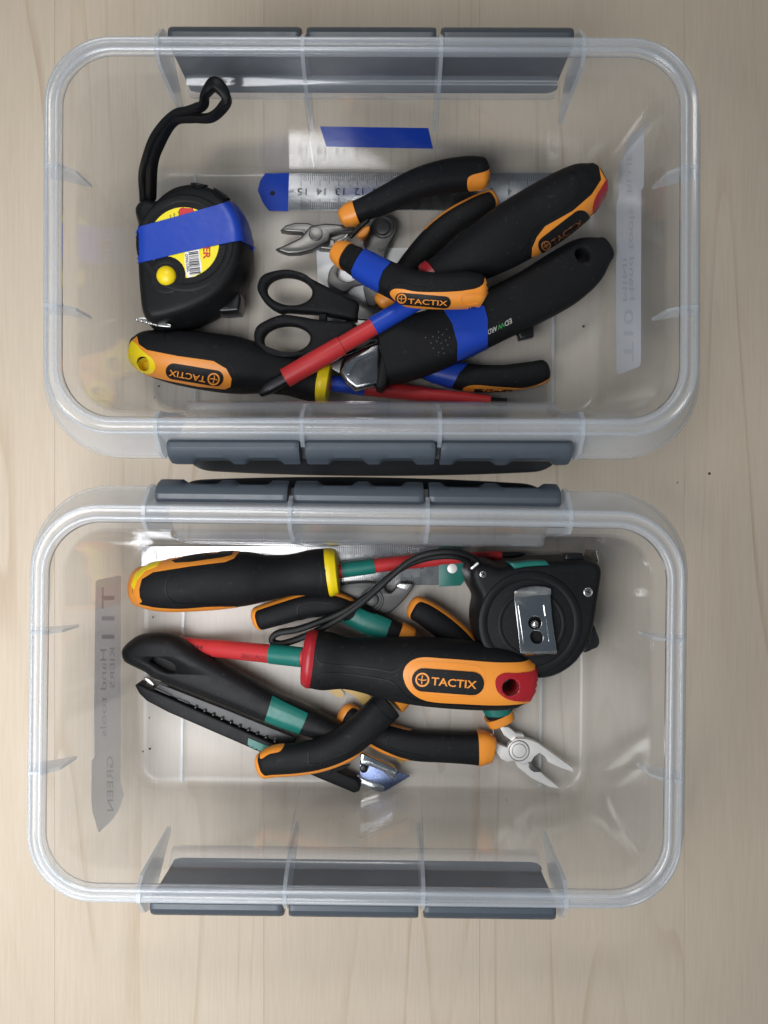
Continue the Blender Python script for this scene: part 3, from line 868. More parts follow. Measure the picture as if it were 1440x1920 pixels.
while yy < 955:
    h_ = random.choice((4, 6, 9, 13)); f = yy + h_
    x0_ = 628 + (yy - 725) * .06; x1_ = 728 + (yy - 725) * .11
    bars.append(patch(cr('t1', [(x0_, yy + 14), (x1_, yy), (x1_ + 2, f), (x0_ + 2, f + 14)]), ts, .022, .01, 12, zt))
    yy = f + random.choice((5, 8, 11))
v = join(*bars); mk('print', v[0], v[1], INK, st, smooth=False)
v = join(lettering('096586', cr('t1', [(592, 760)])[0], cr('t1', [(612, 942)])[0], 5.5, fs_, .03, 0),
         lettering('Imported', cr('t1', [(512, 310)])[0], cr('t1', [(522, 372)])[0], 4, fs_, .03, 0), lettering('Made', cr('t1', [(470, 335)])[0], cr('t1', [(476, 385)])[0], 3.4, fs_, .03, 0),
         lettering('Size', cr('t1', [(432, 352)])[0], cr('t1', [(438, 390)])[0], 3.2, fs_, .03, 0))
mk('print', v[0], v[1], INK, st, smooth=False)
v = lettering('METER', cr('t1', [(782, 470)])[0], cr('t1', [(782, 808)])[0], 13, fs_, .03, .02); mk('print', v[0], v[1], RLBL, st, smooth=False)
v = ring(btn[0], btn[1], zt - .02, 28, 12, .07); mk('button_ring', v[0], v[1], RUBG, t)
v = dome(btn[0], btn[1], zt - .02, 18.6, .32); mk('button', v[0], v[1], YEL, t)
v = patch(cr('t1', [(72, 492), (560, 358), (1040, 220), (1075, 225), (1130, 270), (1210, 330), (1300, 470), (1350, 590), (1357, 722), (1250, 660), (1170, 618), (1100, 630), (600, 735), (90, 860), (80, 700)]), tr, .10, .05, 5, 2.5)
mk('tape_band', v[0], v[1], BLUE, t, sharp=40)
for q in ([(650, 20), (700, 5), (800, 20), (830, 45), (760, 75), (690, 70)], [(885, 85), (930, 78), (1010, 130), (1060, 190), (960, 175), (900, 140)]):
    v = patch(rnd(cr('t1', q)), tr, .10, .1, 4, 3.6); mk('grip_bump', v[0], v[1], RUBG, t)
v = plate([rnd(cr('t1', [(1035, 1105), (1080, 1085), (1165, 1160), (1150, 1330), (1110, 1345), (920, 1350), (760, 1260), (1000, 1240)]), 3)], 1.2, 2.6, .12); mk('lock_slider', v[0], v[1], BLKP, t)
for k_ in range(4):
    v = sweep([(432 - k_ * 8 - 18, 568 - k_ * 2, 2.6, 2.4, .14), (436 - k_ * 9, 582 - k_ * 2, 2.5, 2.4, .14)], k=2, n=8); mk('grip_rib', v[0], v[1], BLKP, t)
v = plate([cr('t1', [(230, 1420), (300, 1432), (450, 1490), (440, 1515), (330, 1505), (200, 1480), (80, 1430), (60, 1420), (150, 1412)])], 3.3, 3.38, .02); hk = mk('end_hook', v[0], v[1], STEEL, t)
for k_ in range(5):
    x_, y_ = 256 + k_ * 9, 598.5 + k_ * 2.4; v = disc(x_, y_, 3.3, 3.5, 3.2, .06, 12); mk('rivet', v[0], v[1], STEEL, hk)
for k_ in range(1):
    sp = [(271, 374), (270, 336), (276, 302), (290, 262), (312, 231), (333, 214), (357, 208), (379, 197), (386, 177), (404, 158), (424, 182), (417, 203), (393, 221), (357, 221), (325, 227), (299, 268), (286, 306), (283, 374)]
    zz = [3.5, 4.4, 5.5, 6.5, 7.2, 7.6, 8.0, 8.5, 8.9, 9.2, 9.0, 8.6, 8.1, 7.6, 7.2, 6.4, 5.4, 3.5]
    ww = [14, 14, 14, 14, 13, 12, 11, 10, 11, 25, 19, 11, 10, 12, 13, 14, 14, 14]
    v = sweep([(a[0], a[1], z_, w_ * .95, .55 if i not in (9, 10) else .5) for i, (a, z_, w_) in enumerate(zip(sp, zz, ww))], k=7, n=16, p=4.5); mk('wrist_strap', v[0], v[1], STRAP, t)

# dark steel pliers head (half hidden)
t = empty('pliers', P(690, 470, .42), 'dark grey steel plier head half hidden under the blue taped side cutters', 'pliers')
v = plate([rnd([(700, 412), (717, 404), (736, 408), (745, 424), (738, 443), (727, 462), (721, 485), (717, 520), (690, 520), (690, 480), (681, 456), (684, 444), (690, 436)], 3)], .56, 1.0, .06); a_ = mk('jaw_plate', v[0], v[1], DARKM, t)
v = join(ring(718, 426, 1.0, 19, 4, .12), disc(718, 426, .98, 1.12, 13, .05)); mk('pivot', v[0], v[1], DARKM, t)
v = lettering('lwi', (712, 474), (726, 470), 9, on_z(1.001), .001); mk('lettering', v[0], v[1], INK, a_, smooth=False)
v = plate([rnd(cr('k1', [(178, 720), (195, 650), (235, 600), (300, 590), (275, 650), (262, 690), (300, 740), (370, 762), (450, 735), (470, 700), (560, 660), (600, 760), (430, 800), (340, 862), (240, 812), (178, 770)]), 3)], .50, .85, .05); mk('jaw_plate', v[0], v[1], DARKM, t)
v = plate([rnd(cr('k1', [(525, 790), (650, 860), (680, 900), (640, 990), (590, 1010), (545, 930)]), 3)], .50, .8, .04); mk('jaw_plate', v[0], v[1], DARKM, t)

# combination pliers, blue tape
t = empty('pliers', P(840, 560, .42), 'orange and black pliers spread wide, one blue taped handle under the knife', 'pliers')
va = sweep([(918, 378, 1.5, 34, 1.1), (895, 390, 1.5, 40, 1.25), (850, 417, 1.4, 45, 1.35), (812, 449, 1.3, 47, 1.35), (780, 486, 1.25, 47, 1.3), (750, 525, 1.2, 44, 1.2), (728, 552, 1.15, 38, 1.1)], p=2.5)
ha = mk('grip', va[0], va[1], RUB, t); ta = bvh(va)
PA = [(918, 378, 1.5, 34, 1.1), (895, 390, 1.5, 40, 1.25), (850, 417, 1.4, 45, 1.35), (812, 449, 1.3, 46, 1.3)]
trim(ha, PA, -1.5, 3, ext=5)
v = sweep([(730, 556, 1.15, 44, 1.25), (715, 568, 1.1, 36, 1.15)], k=4, e0=.1, e1=.45); mk('collar', v[0], v[1], ORG, ha)
vb = sweep([(770, 672, 1.0, 34, 1.0), (800, 690, 1.05, 42, 1.2), (845, 702, 1.1, 50, 1.3), (890, 709, 1.2, 50, 1.35), (940, 709, 1.3, 48, 1.35), (985, 704, 1.35, 48, 1.3), (1018, 697, 1.4, 44, 1.2)], p=2.5)
hb = mk('grip', vb[0], vb[1], RUB, t); tb = bvh(vb)
v = patch(rnd([(868, 729), (890, 722), (940, 726), (985, 727), (1018, 717), (1034, 704), (1038, 684), (1048, 700), (1038, 718), (1005, 732), (950, 742), (890, 744), (876, 738)]), tb, .03, .05, 4, 1.2); mk('inlay', v[0], v[1], ORG, hb)
v = patch(capsule((892, 732), (958, 734), 3.6), tb, .05, .05, 3, 1.2); bd_ = mk('badge', v[0], v[1], RUBG, hb)
v = lettering('TACTIX', (903, 734.5), (957, 735.5), 4.2, on_tree(bvh(v), 1.2), .02, .01); mk('lettering', v[0], v[1], ORG, bd_, smooth=False)
v = patch([(792, 706), (824, 676), (868, 672), (880, 680), (862, 698), (846, 728), (818, 722)], tb, .04, .05, 4, 1.2); mk('tape_band', v[0], v[1], BLUE, hb)
v = sweep([(748, 655, .95, 30, .9), (768, 670, 1.0, 36, 1.05)], k=4, e0=.4, e1=.1); mk('collar', v[0], v[1], ORG, hb)
v = plate([rnd([(716, 575), (705, 590), (716, 610), (755, 650), (745, 660), (705, 640), (680, 655), (640, 690), (632, 680), (655, 640), (640, 632), (612, 650), (606, 640), (650, 600), (690, 575)], 3)], .55, 1.1, .06); hd = mk('head', v[0], v[1], TOOLS, t)
v = disc(690, 612, 1.08, 1.18, 18, .05); mk('pivot', v[0], v[1], TOOLS, hd)

# scissors
t = empty('scissors', P(580, 600, .42), 'black handled scissors with two oval finger loops beside the tape measure', 'scissors')
up = rnd([(481, 535), (490, 515), (512, 506), (540, 503), (568, 510), (585, 521), (616, 537), (650, 554), (672, 566), (671, 585), (667, 599), (640, 594), (599, 587), (568, 585), (540, 583), (524, 584), (502, 571), (487, 553)], 4)
v = plate([up, ell(542, 543, 43, 27, 40, .12)], 1.3, 2.1, .22); mk('handle', v[0], v[1], RUB, t, sharp=60)
lo_ = rnd([(475, 632), (479, 612), (497, 599), (527, 588), (560, 591), (595, 597), (632, 600), (662, 603), (668, 612), (660, 632), (620, 662), (580, 668), (531, 668), (505, 661), (482, 648)], 4)
v = plate([lo_, ell(537, 634, 44, 26, 40, -.05)], 2.02, 2.8, .22); mk('handle', v[0], v[1], RUB, t, sharp=60)
v = plate([[(598, 588), (612, 588), (612, 604), (598, 604)]], 1.5, 2.3, .05); mk('stop_tab', v[0], v[1], RUB, t)
v = plate([rnd([(655, 566), (700, 577), (760, 592), (800, 606), (740, 606), (700, 600), (655, 592)], 2)], 1.75, 1.85, .02); mk('blade', v[0], v[1], TOOLS, t)
v = plate([rnd([(652, 603), (700, 598), (760, 606), (800, 610), (740, 618), (690, 622), (650, 618)], 2)], 1.63, 1.73, .02); mk('blade', v[0], v[1], TOOLS, t)

# slotted screwdriver, yellow
t = empty('screwdriver', P(430, 690, .42), 'yellow ended screwdriver with upside down lettering, lying under the black scissors', 'screwdriver')
vh = sweep([(256, 661, 1.9, 58, 1.9), (278, 662, 1.9, 82, 2.4), (332, 670, 1.9, 101, 2.75), (400, 680, 1.88, 107, 2.8), (455, 687, 1.85, 103, 2.7), (505, 696, 1.82, 84, 2.3), (545, 704, 1.8, 76, 2.0), (575, 711, 1.8, 78, 2.05), (596, 716, 1.8, 76, 2.05)], p=2.3, e0=.35, e1=.05, n=48)
hm = mk('handle', vh[0], vh[1], RUB, t); th = bvh(vh)
v = patch(cr('a4', [(70, 215), (100, 190), (108, 228), (150, 257), (300, 287), (480, 312), (545, 350), (572, 400), (566, 440), (538, 452), (400, 437), (250, 407), (130, 378), (88, 345), (62, 290)]), th, .03, .06, 4, 1.6); inl = mk('inlay', v[0], v[1], ORG, hm)
to = bvh(v)
v = patch(rnd(cr('a4', [(58, 260), (72, 218), (92, 222), (130, 262), (178, 300), (192, 338), (180, 365), (150, 372), (100, 352), (64, 310)])), th, .06, .06, 4, 1.6); ye = mk('end_cap', v[0], v[1], YEL, hm)
cut([hm, inl, ye], 272, 685, 2.6, .33, 1.9, 6.0)
liner(hm, 272, 685, 2.6, .335, 1.95, 2.72, YEL, True)
badge(inl, to, cr('a4', [(282, 362)])[0], cr('a4', [(492, 397)])[0], 14.5, cr('a4', [(444, 388)])[0], cr('a4', [(262, 354)])[0], 11.5, cr('a4', [(482, 402)])[0], 11.5, 2.6)
groove(hm, th, cr('a4', [(540, 460), (600, 420), (560, 330), (480, 290), (300, 262), (250, 240), (230, 200), (240, 165)]), 2.2, 1.8)
groove(hm, th, cr('a4', [(600, 400), (680, 405), (760, 400), (850, 395)]), 2.0, 1.8)
v = sweep([(596, 715, 1.8, 72, 2.0), (604, 716, 1.8, 78, 2.1), (616, 718, 1.8, 74, 2.0)], k=5, e0=.02, e1=.12, n=40); mk('collar', v[0], v[1], YEL, t)
vs_ = sweep([(610, 717, 1.7, 29, .75), (684, 727, 1.55, 29, .75), (803, 740, 1.35, 29, .75)], k=4, e0=0, e1=.02, p=2); mk('shaft', vs_[0], vs_[1], REDS, t); tsft = bvh(vs_)
v = sweep([(800, 740, 1.35, 25, .65), (918, 752, 1.15, 22, .58)], k=4, e0=.02, e1=.05, p=2); mk('shaft', v[0], v[1], REDS, t)
v = sweep([(915, 752, 1.15, 14, .36), (950, 755, 1.05, 16, .10)], k=4, e0=.02, e1=.02, p=3); mk('tip', v[0], v[1], mat('blackened_tip', (.03, .03, .033), .35, metal=.8), t)
v = sweep([(622, 718.5, 1.68, 31, .80), (684, 727, 1.55, 31, .80)], k=4, e0=.02, e1=.02, p=2); mk('tape_band', v[0], v[1], BLUE, t)
v = lettering('206501 4X100', (737, 725.5), (688, 719.5), 7, on_tree(tsft, 1.4), .02); mk('lettering', v[0], v[1], RINK, t, smooth=False)

# cross-head screwdriver, red, blue tape
t = empty('screwdriver', P(800, 560, .42), 'red screwdriver with blue taped shaft lying slantwise over the scissors', 'screwdriver')
vh = sweep([(812, 529, 3.5, 74, 2.0), (845, 508, 3.52, 80, 2.15), (885, 483, 3.55, 94, 2.5), (940, 450, 3.6, 110, 2.8), (1000, 414, 3.6, 115, 2.9), (1055, 379, 3.8, 108, 2.8), (1095, 353, 3.9, 92, 2.5), (1118, 339, 4.0, 66, 2.0)], p=2.3, e0=.05, e1=.45, n=48)
hm = mk('handle', vh[0], vh[1], RUB, t); th = bvh(vh)
v = patch(cr('a3', [(588, 600), (590, 560), (612, 508), (650, 458), (780, 385), (868, 308), (912, 240), (900, 172), (935, 185), (965, 250), (950, 330), (880, 400), (790, 475), (700, 540), (630, 590)]), th, .03, .06, 4, 3.4); inl = mk('inlay', v[0], v[1], ORG, hm); to = bvh(v)
v = patch(rnd(cr('a3', [(872, 398), (878, 335), (905, 285), (935, 240), (965, 230), (978, 280), (962, 340), (915, 405)])), th, .06, .06, 4, 3.5); mk('end_cap', v[0], v[1], REDP, hm)
badge(inl, to, cr('a3', [(660, 545)])[0], cr('a3', [(815, 425)])[0], 17, cr('a3', [(690, 545)])[0], cr('a3', [(830, 445)])[0], 10, cr('a3', [(655, 548)])[0], 9, 3.4, bold=.0, inkmat=mat('worn_orange_print', (.35, .12, .03), .5))
groove(hm, th, cr('a3', [(560, 590), (590, 490), (660, 430), (780, 340), (815, 280), (800, 220), (760, 200)]), 2.2, 3.6)
v = sweep([(808, 532, 3.48, 80, 2.1), (818, 525, 3.5, 80, 2.1)], k=4, e0=.25, e1=.05, n=40); mk('collar', v[0], v[1], REDP, t)
vs_ = sweep([(812, 545, 3.45, 33, .8), (735, 592, 3.4, 33, .8), (636, 650, 3.35, 33, .8)], k=4, e0=0, e1=.03, p=2); mk('shaft', vs_[0], vs_[1], REDS, t)
v = sweep([(640, 648, 3.35, 37, .9), (590, 677, 3.32, 38, .92), (535, 709, 3.22, 38, .92)], k=4, e0=.1, e1=.05, p=2); mk('shaft', v[0], v[1], REDS, t)
v = sweep([(538, 708, 3.22, 25, .6), (505, 727, 3.15, 24, .58), (488, 738, 3.1, 14, .4)], k=4, e0=0, e1=.3, p=3); mk('tip', v[0], v[1], mat('blackened_tip', (.03, .03, .033), .35, metal=.8), t)
v = sweep([(785, 562, 3.43, 36, .88), (700, 612, 3.38, 36, .88)], k=4, e0=.02, e1=.05, p=2); mk('tape_band', v[0], v[1], BLUE, t)

# snap-off knife with blue tape
t = empty('utility_knife', P(920, 600, .42), 'black utility knife with a shiny metal nose and a broad blue tape band', 'utility knife')
vk = sweep([(716, 665, 2.3, 116, 1.9), (760, 655, 2.3, 118, 2.1), (820, 636, 2.35, 112, 2.2), (880, 612, 2.4, 103, 2.2), (940, 585, 2.4, 99, 2.1), (1000, 555, 2.4, 101, 2.0), (1055, 522, 2.4, 104, 1.9), (1100, 490, 2.4, 90, 1.8), (1132, 470, 2.4, 48, 1.5)], p=3.0, e0=.04, e1=.5, n=48)
kb = mk('body', vk[0], vk[1], RUB, t); tk = bvh(vk)
cut([kb], 1092, 478, 3.2, .38, 2.6, 6)
v = plate([cr('a5', [(312, 150), (352, 118), (385, 170), (378, 300), (362, 460), (330, 492), (300, 478), (330, 300)])], 1.5, 3.1, .12); mk('nose_guard', v[0], v[1], RUBG, t)
DCHR = mat('dark_chrome', (.42, .43, .45), .16, metal=1.0, var=.05)
vn = plate([cr('a5', [(122, 300), (200, 268), (335, 218), (330, 330), (322, 465), (190, 496), (140, 455), (100, 400)])], 2.0, 2.75, .22); mk('metal_nose', vn[0], vn[1], DCHR, t, sharp=60)
tn = bvh(vn)
v = patch(rnd(cr('a5', [(140, 390), (150, 350), (220, 310), (290, 285), (275, 305), (200, 340), (165, 395), (150, 410)])), tn, .06, .05, 3, 2.6); mk('ridge', v[0], v[1], CHROM, t)
v = plate([cr('a5', [(42, 362), (130, 315), (135, 345), (105, 402)])], 2.3, 2.36, .01); mk('blade', v[0], v[1], STEEL, t)
v = patch(cr('a5', [(668, 62), (760, 50), (885, 38), (905, 110), (905, 270), (850, 300), (740, 335), (742, 240), (712, 130)]), tk, .04, .05, 4, 2.3); mk('tape_band', v[0], v[1], BLUE, t)
tt = on_tree(tk, 2.4)
v = join(lettering('ED', cr('a3', [(492, 885)])[0], cr('a3', [(460, 903)])[0], 8.5, tt, .02, .01, slant=.2), lettering('ARD', cr('a3', [(426, 920)])[0], cr('a3', [(384, 940)])[0], 8.5, tt, .02, .01, slant=.2))
mk('lettering', v[0], v[1], mat('pale_print', (.45, .45, .42), .5), kb, smooth=False)
v = lettering('W', cr('a3', [(459, 903)])[0], cr('a3', [(428, 919)])[0], 8.5, tt, .02, .01, slant=.2); mk('lettering', v[0], v[1], GINK, kb, smooth=False)
dots = []
for (x_, y_) in [(640, 180), (610, 205), (570, 210), (684, 165), (660, 195), (700, 210), (630, 230), (655, 240), (680, 225), (612, 268), (640, 290), (600, 240), (690, 250), (662, 268), (640, 210), (670, 295)]:
    px, py = cr('a5', [(x_, y_)])[0]; h, nn = project(px, py, tk, 2.4); dots.append(dome(px, py, h.z - .01, 1.1, .04, 8))
for d_ in dots: mk('grip_dot', d_[0], d_[1], mat('worn_dot', (.2, .2, .2), .5), kb)
v = plate([[(968, 612), (1001, 608), (1002, 630), (975, 636)]], 1.3, 2.0, .1); mk('clip', v[0], v[1], BLKP, t)

# side cutters, blue tape
t = empty('side_cutters', P(740, 450, .42), 'diagonal cutters with open steel jaws and blue tape on the lettered orange and black handle', 'side cutters')
v = plate([cr('a2', [(163, 766), (220, 742), (295, 707), (318, 680), (350, 642), (430, 628), (520, 634), (585, 640), (600, 665), (520, 672), (462, 690), (452, 728), (360, 772), (290, 790), (230, 792), (190, 780)])], 1.2, 1.75, .10); mk('jaw', v[0], v[1], TOOLS, t)
v = plate([cr('a2', [(188, 666), (215, 640), (270, 624), (340, 627), (375, 640), (420, 690), (470, 712), (530, 745), (510, 780), (470, 770), (400, 765), (345, 720), (308, 676), (230, 673)])], .85, 1.45, .08); mk('jaw', v[0], v[1], TOOLS, t)
v = disc(592, 438, 1.72, 1.80, 13, .03); mk('pivot', v[0], v[1], TOOLS, t)
va = sweep([(668, 398, 2.0, 38, 1.2), (692, 388, 2.05, 41, 1.3), (730, 371, 2.15, 48, 1.4), (780, 347, 2.25, 54, 1.5), (830, 332, 2.3, 57, 1.5), (875, 326, 2.3, 59, 1.45), (902, 325, 2.3, 56, 1.35)], p=2.6)
ha = mk('grip', va[0], va[1], RUB, t); ta = bvh(va)
v = patch(rnd(cr('a2', [(1198, 402), (1218, 372), (1290, 352), (1322, 328), (1328, 280), (1362, 300), (1372, 390), (1345, 440), (1280, 468), (1210, 458)])), ta, .04, .06, 4, 2.1); ia = mk('inlay', v[0], v[1], ORG, ha); tia = bvh(v)
v = groove(ia, tia, cr('a2', [(1205, 420), (1225, 395), (1300, 375), (1335, 350)]), 2.2, 2.2, ORG)
v = sweep([(668, 399, 2.0, 44, 1.3), (655, 404, 1.95, 43, 1.2), (645, 409, 1.9, 34, 1.1)], k=4, e0=.05, e1=.5); mk('collar', v[0], v[1], ORG, ha)
groove(ha, ta, cr('a2', [(1055, 310), (1058, 370), (1030, 410), (960, 430), (860, 470), (760, 530)]), 2.2, 2.2)
vb = sweep([(648, 480, 3.3, 46, 1.2), (668, 491, 3.5, 52, 1.3), (700, 509, 3.9, 58, 1.4), (735, 526, 4.3, 62, 1.5), (772, 541, 4.6, 66, 1.55), (820, 546, 4.75, 66, 1.55), (870, 544, 4.8, 66, 1.5), (896, 544, 4.8, 60, 1.4)], p=2.6)
hb = mk('grip', vb[0], vb[1], RUB, t); tb = bvh(vb)
v = sweep([(652, 482, 3.34, 52, 1.3), (640, 476, 3.2, 48, 1.2), (632, 472, 3.1, 40, 1.1)], k=4, e0=.02, e1=.2); mk('collar', v[0], v[1], ORG, hb)
v = patch(rnd(cr('a2', [(784, 1012), (800, 986), (850, 985), (930, 1000), (1100, 1000), (1235, 985), (1285, 955), (1298, 905), (1340, 930), (1342, 1010), (1318, 1050), (1240, 1084), (1100, 1091), (900, 1083), (828, 1056)])), tb, .04, .06, 4, 2.9); ib = mk('inlay', v[0], v[1], ORG, hb); tib = bvh(v)
badge(ib, tib, cr('a2', [(842, 1035)])[0], cr('a2', [(1078, 1055)])[0], 10.5, cr('a2', [(878, 1062)])[0], cr('a2', [(1090, 1075)])[0], 9.5, cr('a2', [(845, 1036)])[0], 9, 2.9)
groove(ib, tib, cr('a2', [(1310, 1010), (1240, 1010), (1175, 1018), (1165, 1045), (1190, 1068), (1260, 1064)]), 2.0, 2.9, ORG)
groove(hb, tb, cr('a2', [(740, 1010), (790, 960), (850, 945), (950, 965), (1000, 960), (1010, 925)]), 2.2, 3.0)
v = patch(cr('a2', [(575, 885), (600, 830), (640, 770), (700, 795), (785, 845), (745, 885), (722, 950), (720, 1015), (650, 965), (580, 920)]), tb, .05, .06, 4, 2.8); mk('tape_band', v[0], v[1], BLUE, hb)
v = sweep([(690, 412, 2.0, 9, .3), (676, 424, 1.9, 10, .3), (657, 444, 1.8, 9, .3)], k=4, n=12); mk('spring_bar', v[0], v[1], BLKP, t)
v = plate([rnd([(668, 440), (680, 424), (694, 424), (688, 440), (676, 446)], 3)], 1.2, 1.8, .1); mk('spring_stop', v[0], v[1], ORG, t)
v = sweep([(630, 455, 1.5, 12, .3), (645, 448, 1.6, 8, .25), (652, 440, 1.7, 6, .2)], k=3, n=10); mk('spring', v[0], v[1], STEEL, t)

# ================================================================== BOX 2 CONTENT
t = empty('steel_ruler', P(570, 1060, .42), 'steel ruler with a green taped end lying under the yellow screwdriver', 'ruler')
ruler(t, 265, 860, 1024, 1097, 789, 35.4, -1, [(823, 1061), (823, 1100), (863, 1098), (873, 1086), (877, 1066), (874, 1040), (864, 1026), (823, 1025)], GRN, (848, 1066, 9, 0))

# dark steel pliers
t = empty('pliers', P(700, 1120, .42), 'dark grey curved plier jaw with round pivot beside the green taped ruler', 'pliers')
v = plate([rnd(cr('k2', [(560, 120), (700, 115), (790, 128), (800, 165), (838, 186), (880, 140), (920, 118), (995, 128), (962, 190), (900, 262), (830, 318), (760, 338), (690, 315), (630, 275), (540, 260), (440, 230), (440, 150)]), 3)], .60, 1.05, .07); mk('jaw_plate', v[0], v[1], DARKM, t)
v = join(ring(697, 1125, 1.05, 20, 5, .14), disc(697, 1125, 1.0, 1.2, 13, .06)); mk('pivot', v[0], v[1], DARKM, t)
v = plate([cr('k2', [(878, 140), (900, 122), (985, 126), (945, 168)])], .9, 1.08, .02); mk('cutting_edge', v[0], v[1], STEEL, t)

# side cutters, green tape
t = empty('side_cutters', P(700, 1270, .42), 'orange and black side cutters with green tape, jaws hidden under the red screwdriver', 'side cutters')
va = sweep([(490, 1160, 1.5, 42, 1.2), (530, 1148, 1.5, 45, 1.3), (580, 1134, 1.5, 46, 1.4), (622, 1134, 1.5, 46, 1.4), (655, 1147, 1.5, 46, 1.4), (690, 1165, 1.5, 47, 1.4), (725, 1180, 1.5, 46, 1.35), (745, 1188, 1.5, 42, 1.25)], p=2.6)
ha = mk('grip', va[0], va[1], RUB, t); ta = bvh(va)
PA = [(490, 1160, 1.5, 42, 1.2), (530, 1148, 1.5, 45, 1.3), (580, 1134, 1.5, 46, 1.4), (622, 1134, 1.5, 46, 1.4), (650, 1144, 1.5, 44, 1.3)]
trim(ha, PA, 2.0, 4, ext=4)
groove(ha, ta, cr('b1', [(1170, 500), (1050, 525), (1030, 490), (1045, 440), (1150, 430), (1210, 440)]), 2.2, 1.6)
v = sweep([(748, 1189, 1.5, 48, 1.35), (770, 1198, 1.5, 42, 1.2)], k=4, e0=.05, e1=.4); mk('collar', v[0], v[1], ORG, ha)
v = patch(ragged(cr('k2', [(488, 380), (500, 358), (545, 372), (585, 350), (612, 292), (720, 330), (840, 376), (815, 440), (800, 500), (600, 500), (495, 435)]), 1.2), ta, .07, .06, 4, 1.4); mk('tape_band', v[0], v[1], GRN, ha)
vb = sweep([(498, 1431, 2.6, 46, 1.2), (520, 1425, 2.65, 53, 1.3), (560, 1421, 2.75, 55, 1.4), (600, 1413, 2.8, 57, 1.45), (640, 1397, 2.8, 59, 1.5), (672, 1374, 2.75, 60, 1.5), (702, 1345, 2.65, 60, 1.5), (728, 1320, 2.5, 60, 1.45)], p=2.6, e1=.1)
hb = mk('grip', vb[0], vb[1], RUB, t); tb = bvh(vb)
PB = [(498, 1431, 2.6, 46, 1.2), (520, 1425, 2.65, 53, 1.3), (560, 1421, 2.75, 55, 1.4), (600, 1413, 2.8, 57, 1.45), (640, 1397, 2.8, 59, 1.5), (662, 1382, 2.75, 56, 1.4)]
trim(hb, PB, -2.5, 3, ext=5)
v = patch(rnd(cr('k3', [(120, 600), (130, 548), (200, 505), (300, 490), (308, 505), (270, 548), (190, 568), (140, 600)])), tb, .04, .06, 4, 2.5); mk('inlay', v[0], v[1], ORG, hb)
groove(hb, tb, cr('k3', [(505, 545), (500, 620), (520, 650), (650, 630), (800, 580), (950, 470)]), 2.2, 2.8)
groove(hb, tb, cr('k3', [(1010, 150), (1060, 220), (1160, 300)]), 2.2, 2.6)
v = sweep([(735, 1312, 2.45, 62, 1.5), (752, 1297, 2.3, 54, 1.3)], k=4, e0=.02, e1=.35); mk('collar', v[0], v[1], ORG, hb)
v = plate([rnd([(760, 1190), (800, 1215), (850, 1205), (868, 1191), (894, 1196), (884, 1206), (860, 1235), (820, 1262), (770, 1300), (745, 1290), (790, 1245), (770, 1210)], 3)], .9, 1.6, .08); mk('jaw', v[0], v[1], STEEL, t)

# combination pliers, green tape
t = empty('pliers', P(900, 1330, .42), 'combination pliers with pale steel jaws gaping open at the right of the box floor', 'pliers')
vb = sweep([(655, 1342, 1.0, 40, 1.0), (690, 1364, 1.05, 46, 1.15), (730, 1384, 1.1, 51, 1.3), (776, 1397, 1.15, 55, 1.35), (830, 1400, 1.2, 56, 1.35), (875, 1402, 1.2, 58, 1.35), (898, 1403, 1.2, 62, 1.35)], p=2.6, e1=.04)
hb = mk('grip', vb[0], vb[1], RUB, t); tb = bvh(vb)
PB = [(655, 1342, 1.0, 40, 1.0), (690, 1364, 1.05, 46, 1.15), (730, 1384, 1.1, 51, 1.3), (770, 1396, 1.15, 52, 1.3)]
trim(hb, PB, -1.5, 6, ext=7)
groove(hb, tb, cr('c4', [(330, 560), (300, 600), (320, 640), (420, 670), (520, 690)]), 2.2, 1.3)
v = sweep([(896, 1402, 1.2, 66, 1.45), (908, 1402, 1.2, 62, 1.4), (922, 1404, 1.15, 50, 1.2)], k=4, e0=.02, e1=.12, p=2.8); mk('collar', v[0], v[1], ORG, hb)
va = sweep([(782, 1143, 1.4, 42, 1.1), (800, 1153, 1.4, 46, 1.2), (835, 1178, 1.4, 48, 1.3), (870, 1212, 1.4, 48, 1.35), (902, 1262, 1.4, 48, 1.35), (925, 1312, 1.35, 50, 1.35), (934, 1335, 1.3, 50, 1.3)], p=2.6)
ha = mk('grip', va[0], va[1], RUB, t); ta = bvh(va)
PA = [(782, 1143, 1.4, 42, 1.1), (800, 1153, 1.4, 46, 1.2), (835, 1178, 1.4, 48, 1.3), (870, 1212, 1.4, 48, 1.35), (895, 1250, 1.4, 46, 1.3)]
trim(ha, PA, 2.0, 4, ext=5)
v = patch(cr('c4', [(800, 400), (1010, 400), (1005, 440), (960, 462), (905, 474), (850, 470), (822, 440)]), ta, .05, .06, 4, 1.2); mk('tape_band', v[0], v[1], GRN, ha)
v = sweep([(934, 1338, 1.25, 56, 1.4), (940, 1352, 1.2, 52, 1.3)], k=4, e0=.02, e1=.2, p=2.8); mk('collar', v[0], v[1], ORG, ha)
v = plate([rnd(cr('c4', [(855, 615), (900, 618), (955, 640), (965, 620), (1000, 590), (1060, 592), (1090, 602), (1115, 612), (1312, 752), (1310, 772), (1240, 748), (1172, 716), (1160, 690), (1128, 668), (1098, 690), (1085, 715), (1040, 725), (985, 710), (955, 718), (920, 700), (892, 660)]), 1)], .75, 1.2, .03); j1 = mk('jaw', v[0], v[1], SATIN, t)
v = plate([rnd(cr('c4', [(912, 525), (960, 528), (1000, 560), (1042, 568), (1060, 610), (1060, 700), (1075, 735), (1100, 765), (1130, 770), (1165, 800), (1244, 862), (1180, 852), (1080, 802), (1010, 745), (985, 690), (975, 600), (935, 572)]), 1)], .5, .95, .03); mk('jaw', v[0], v[1], SATIN, t)
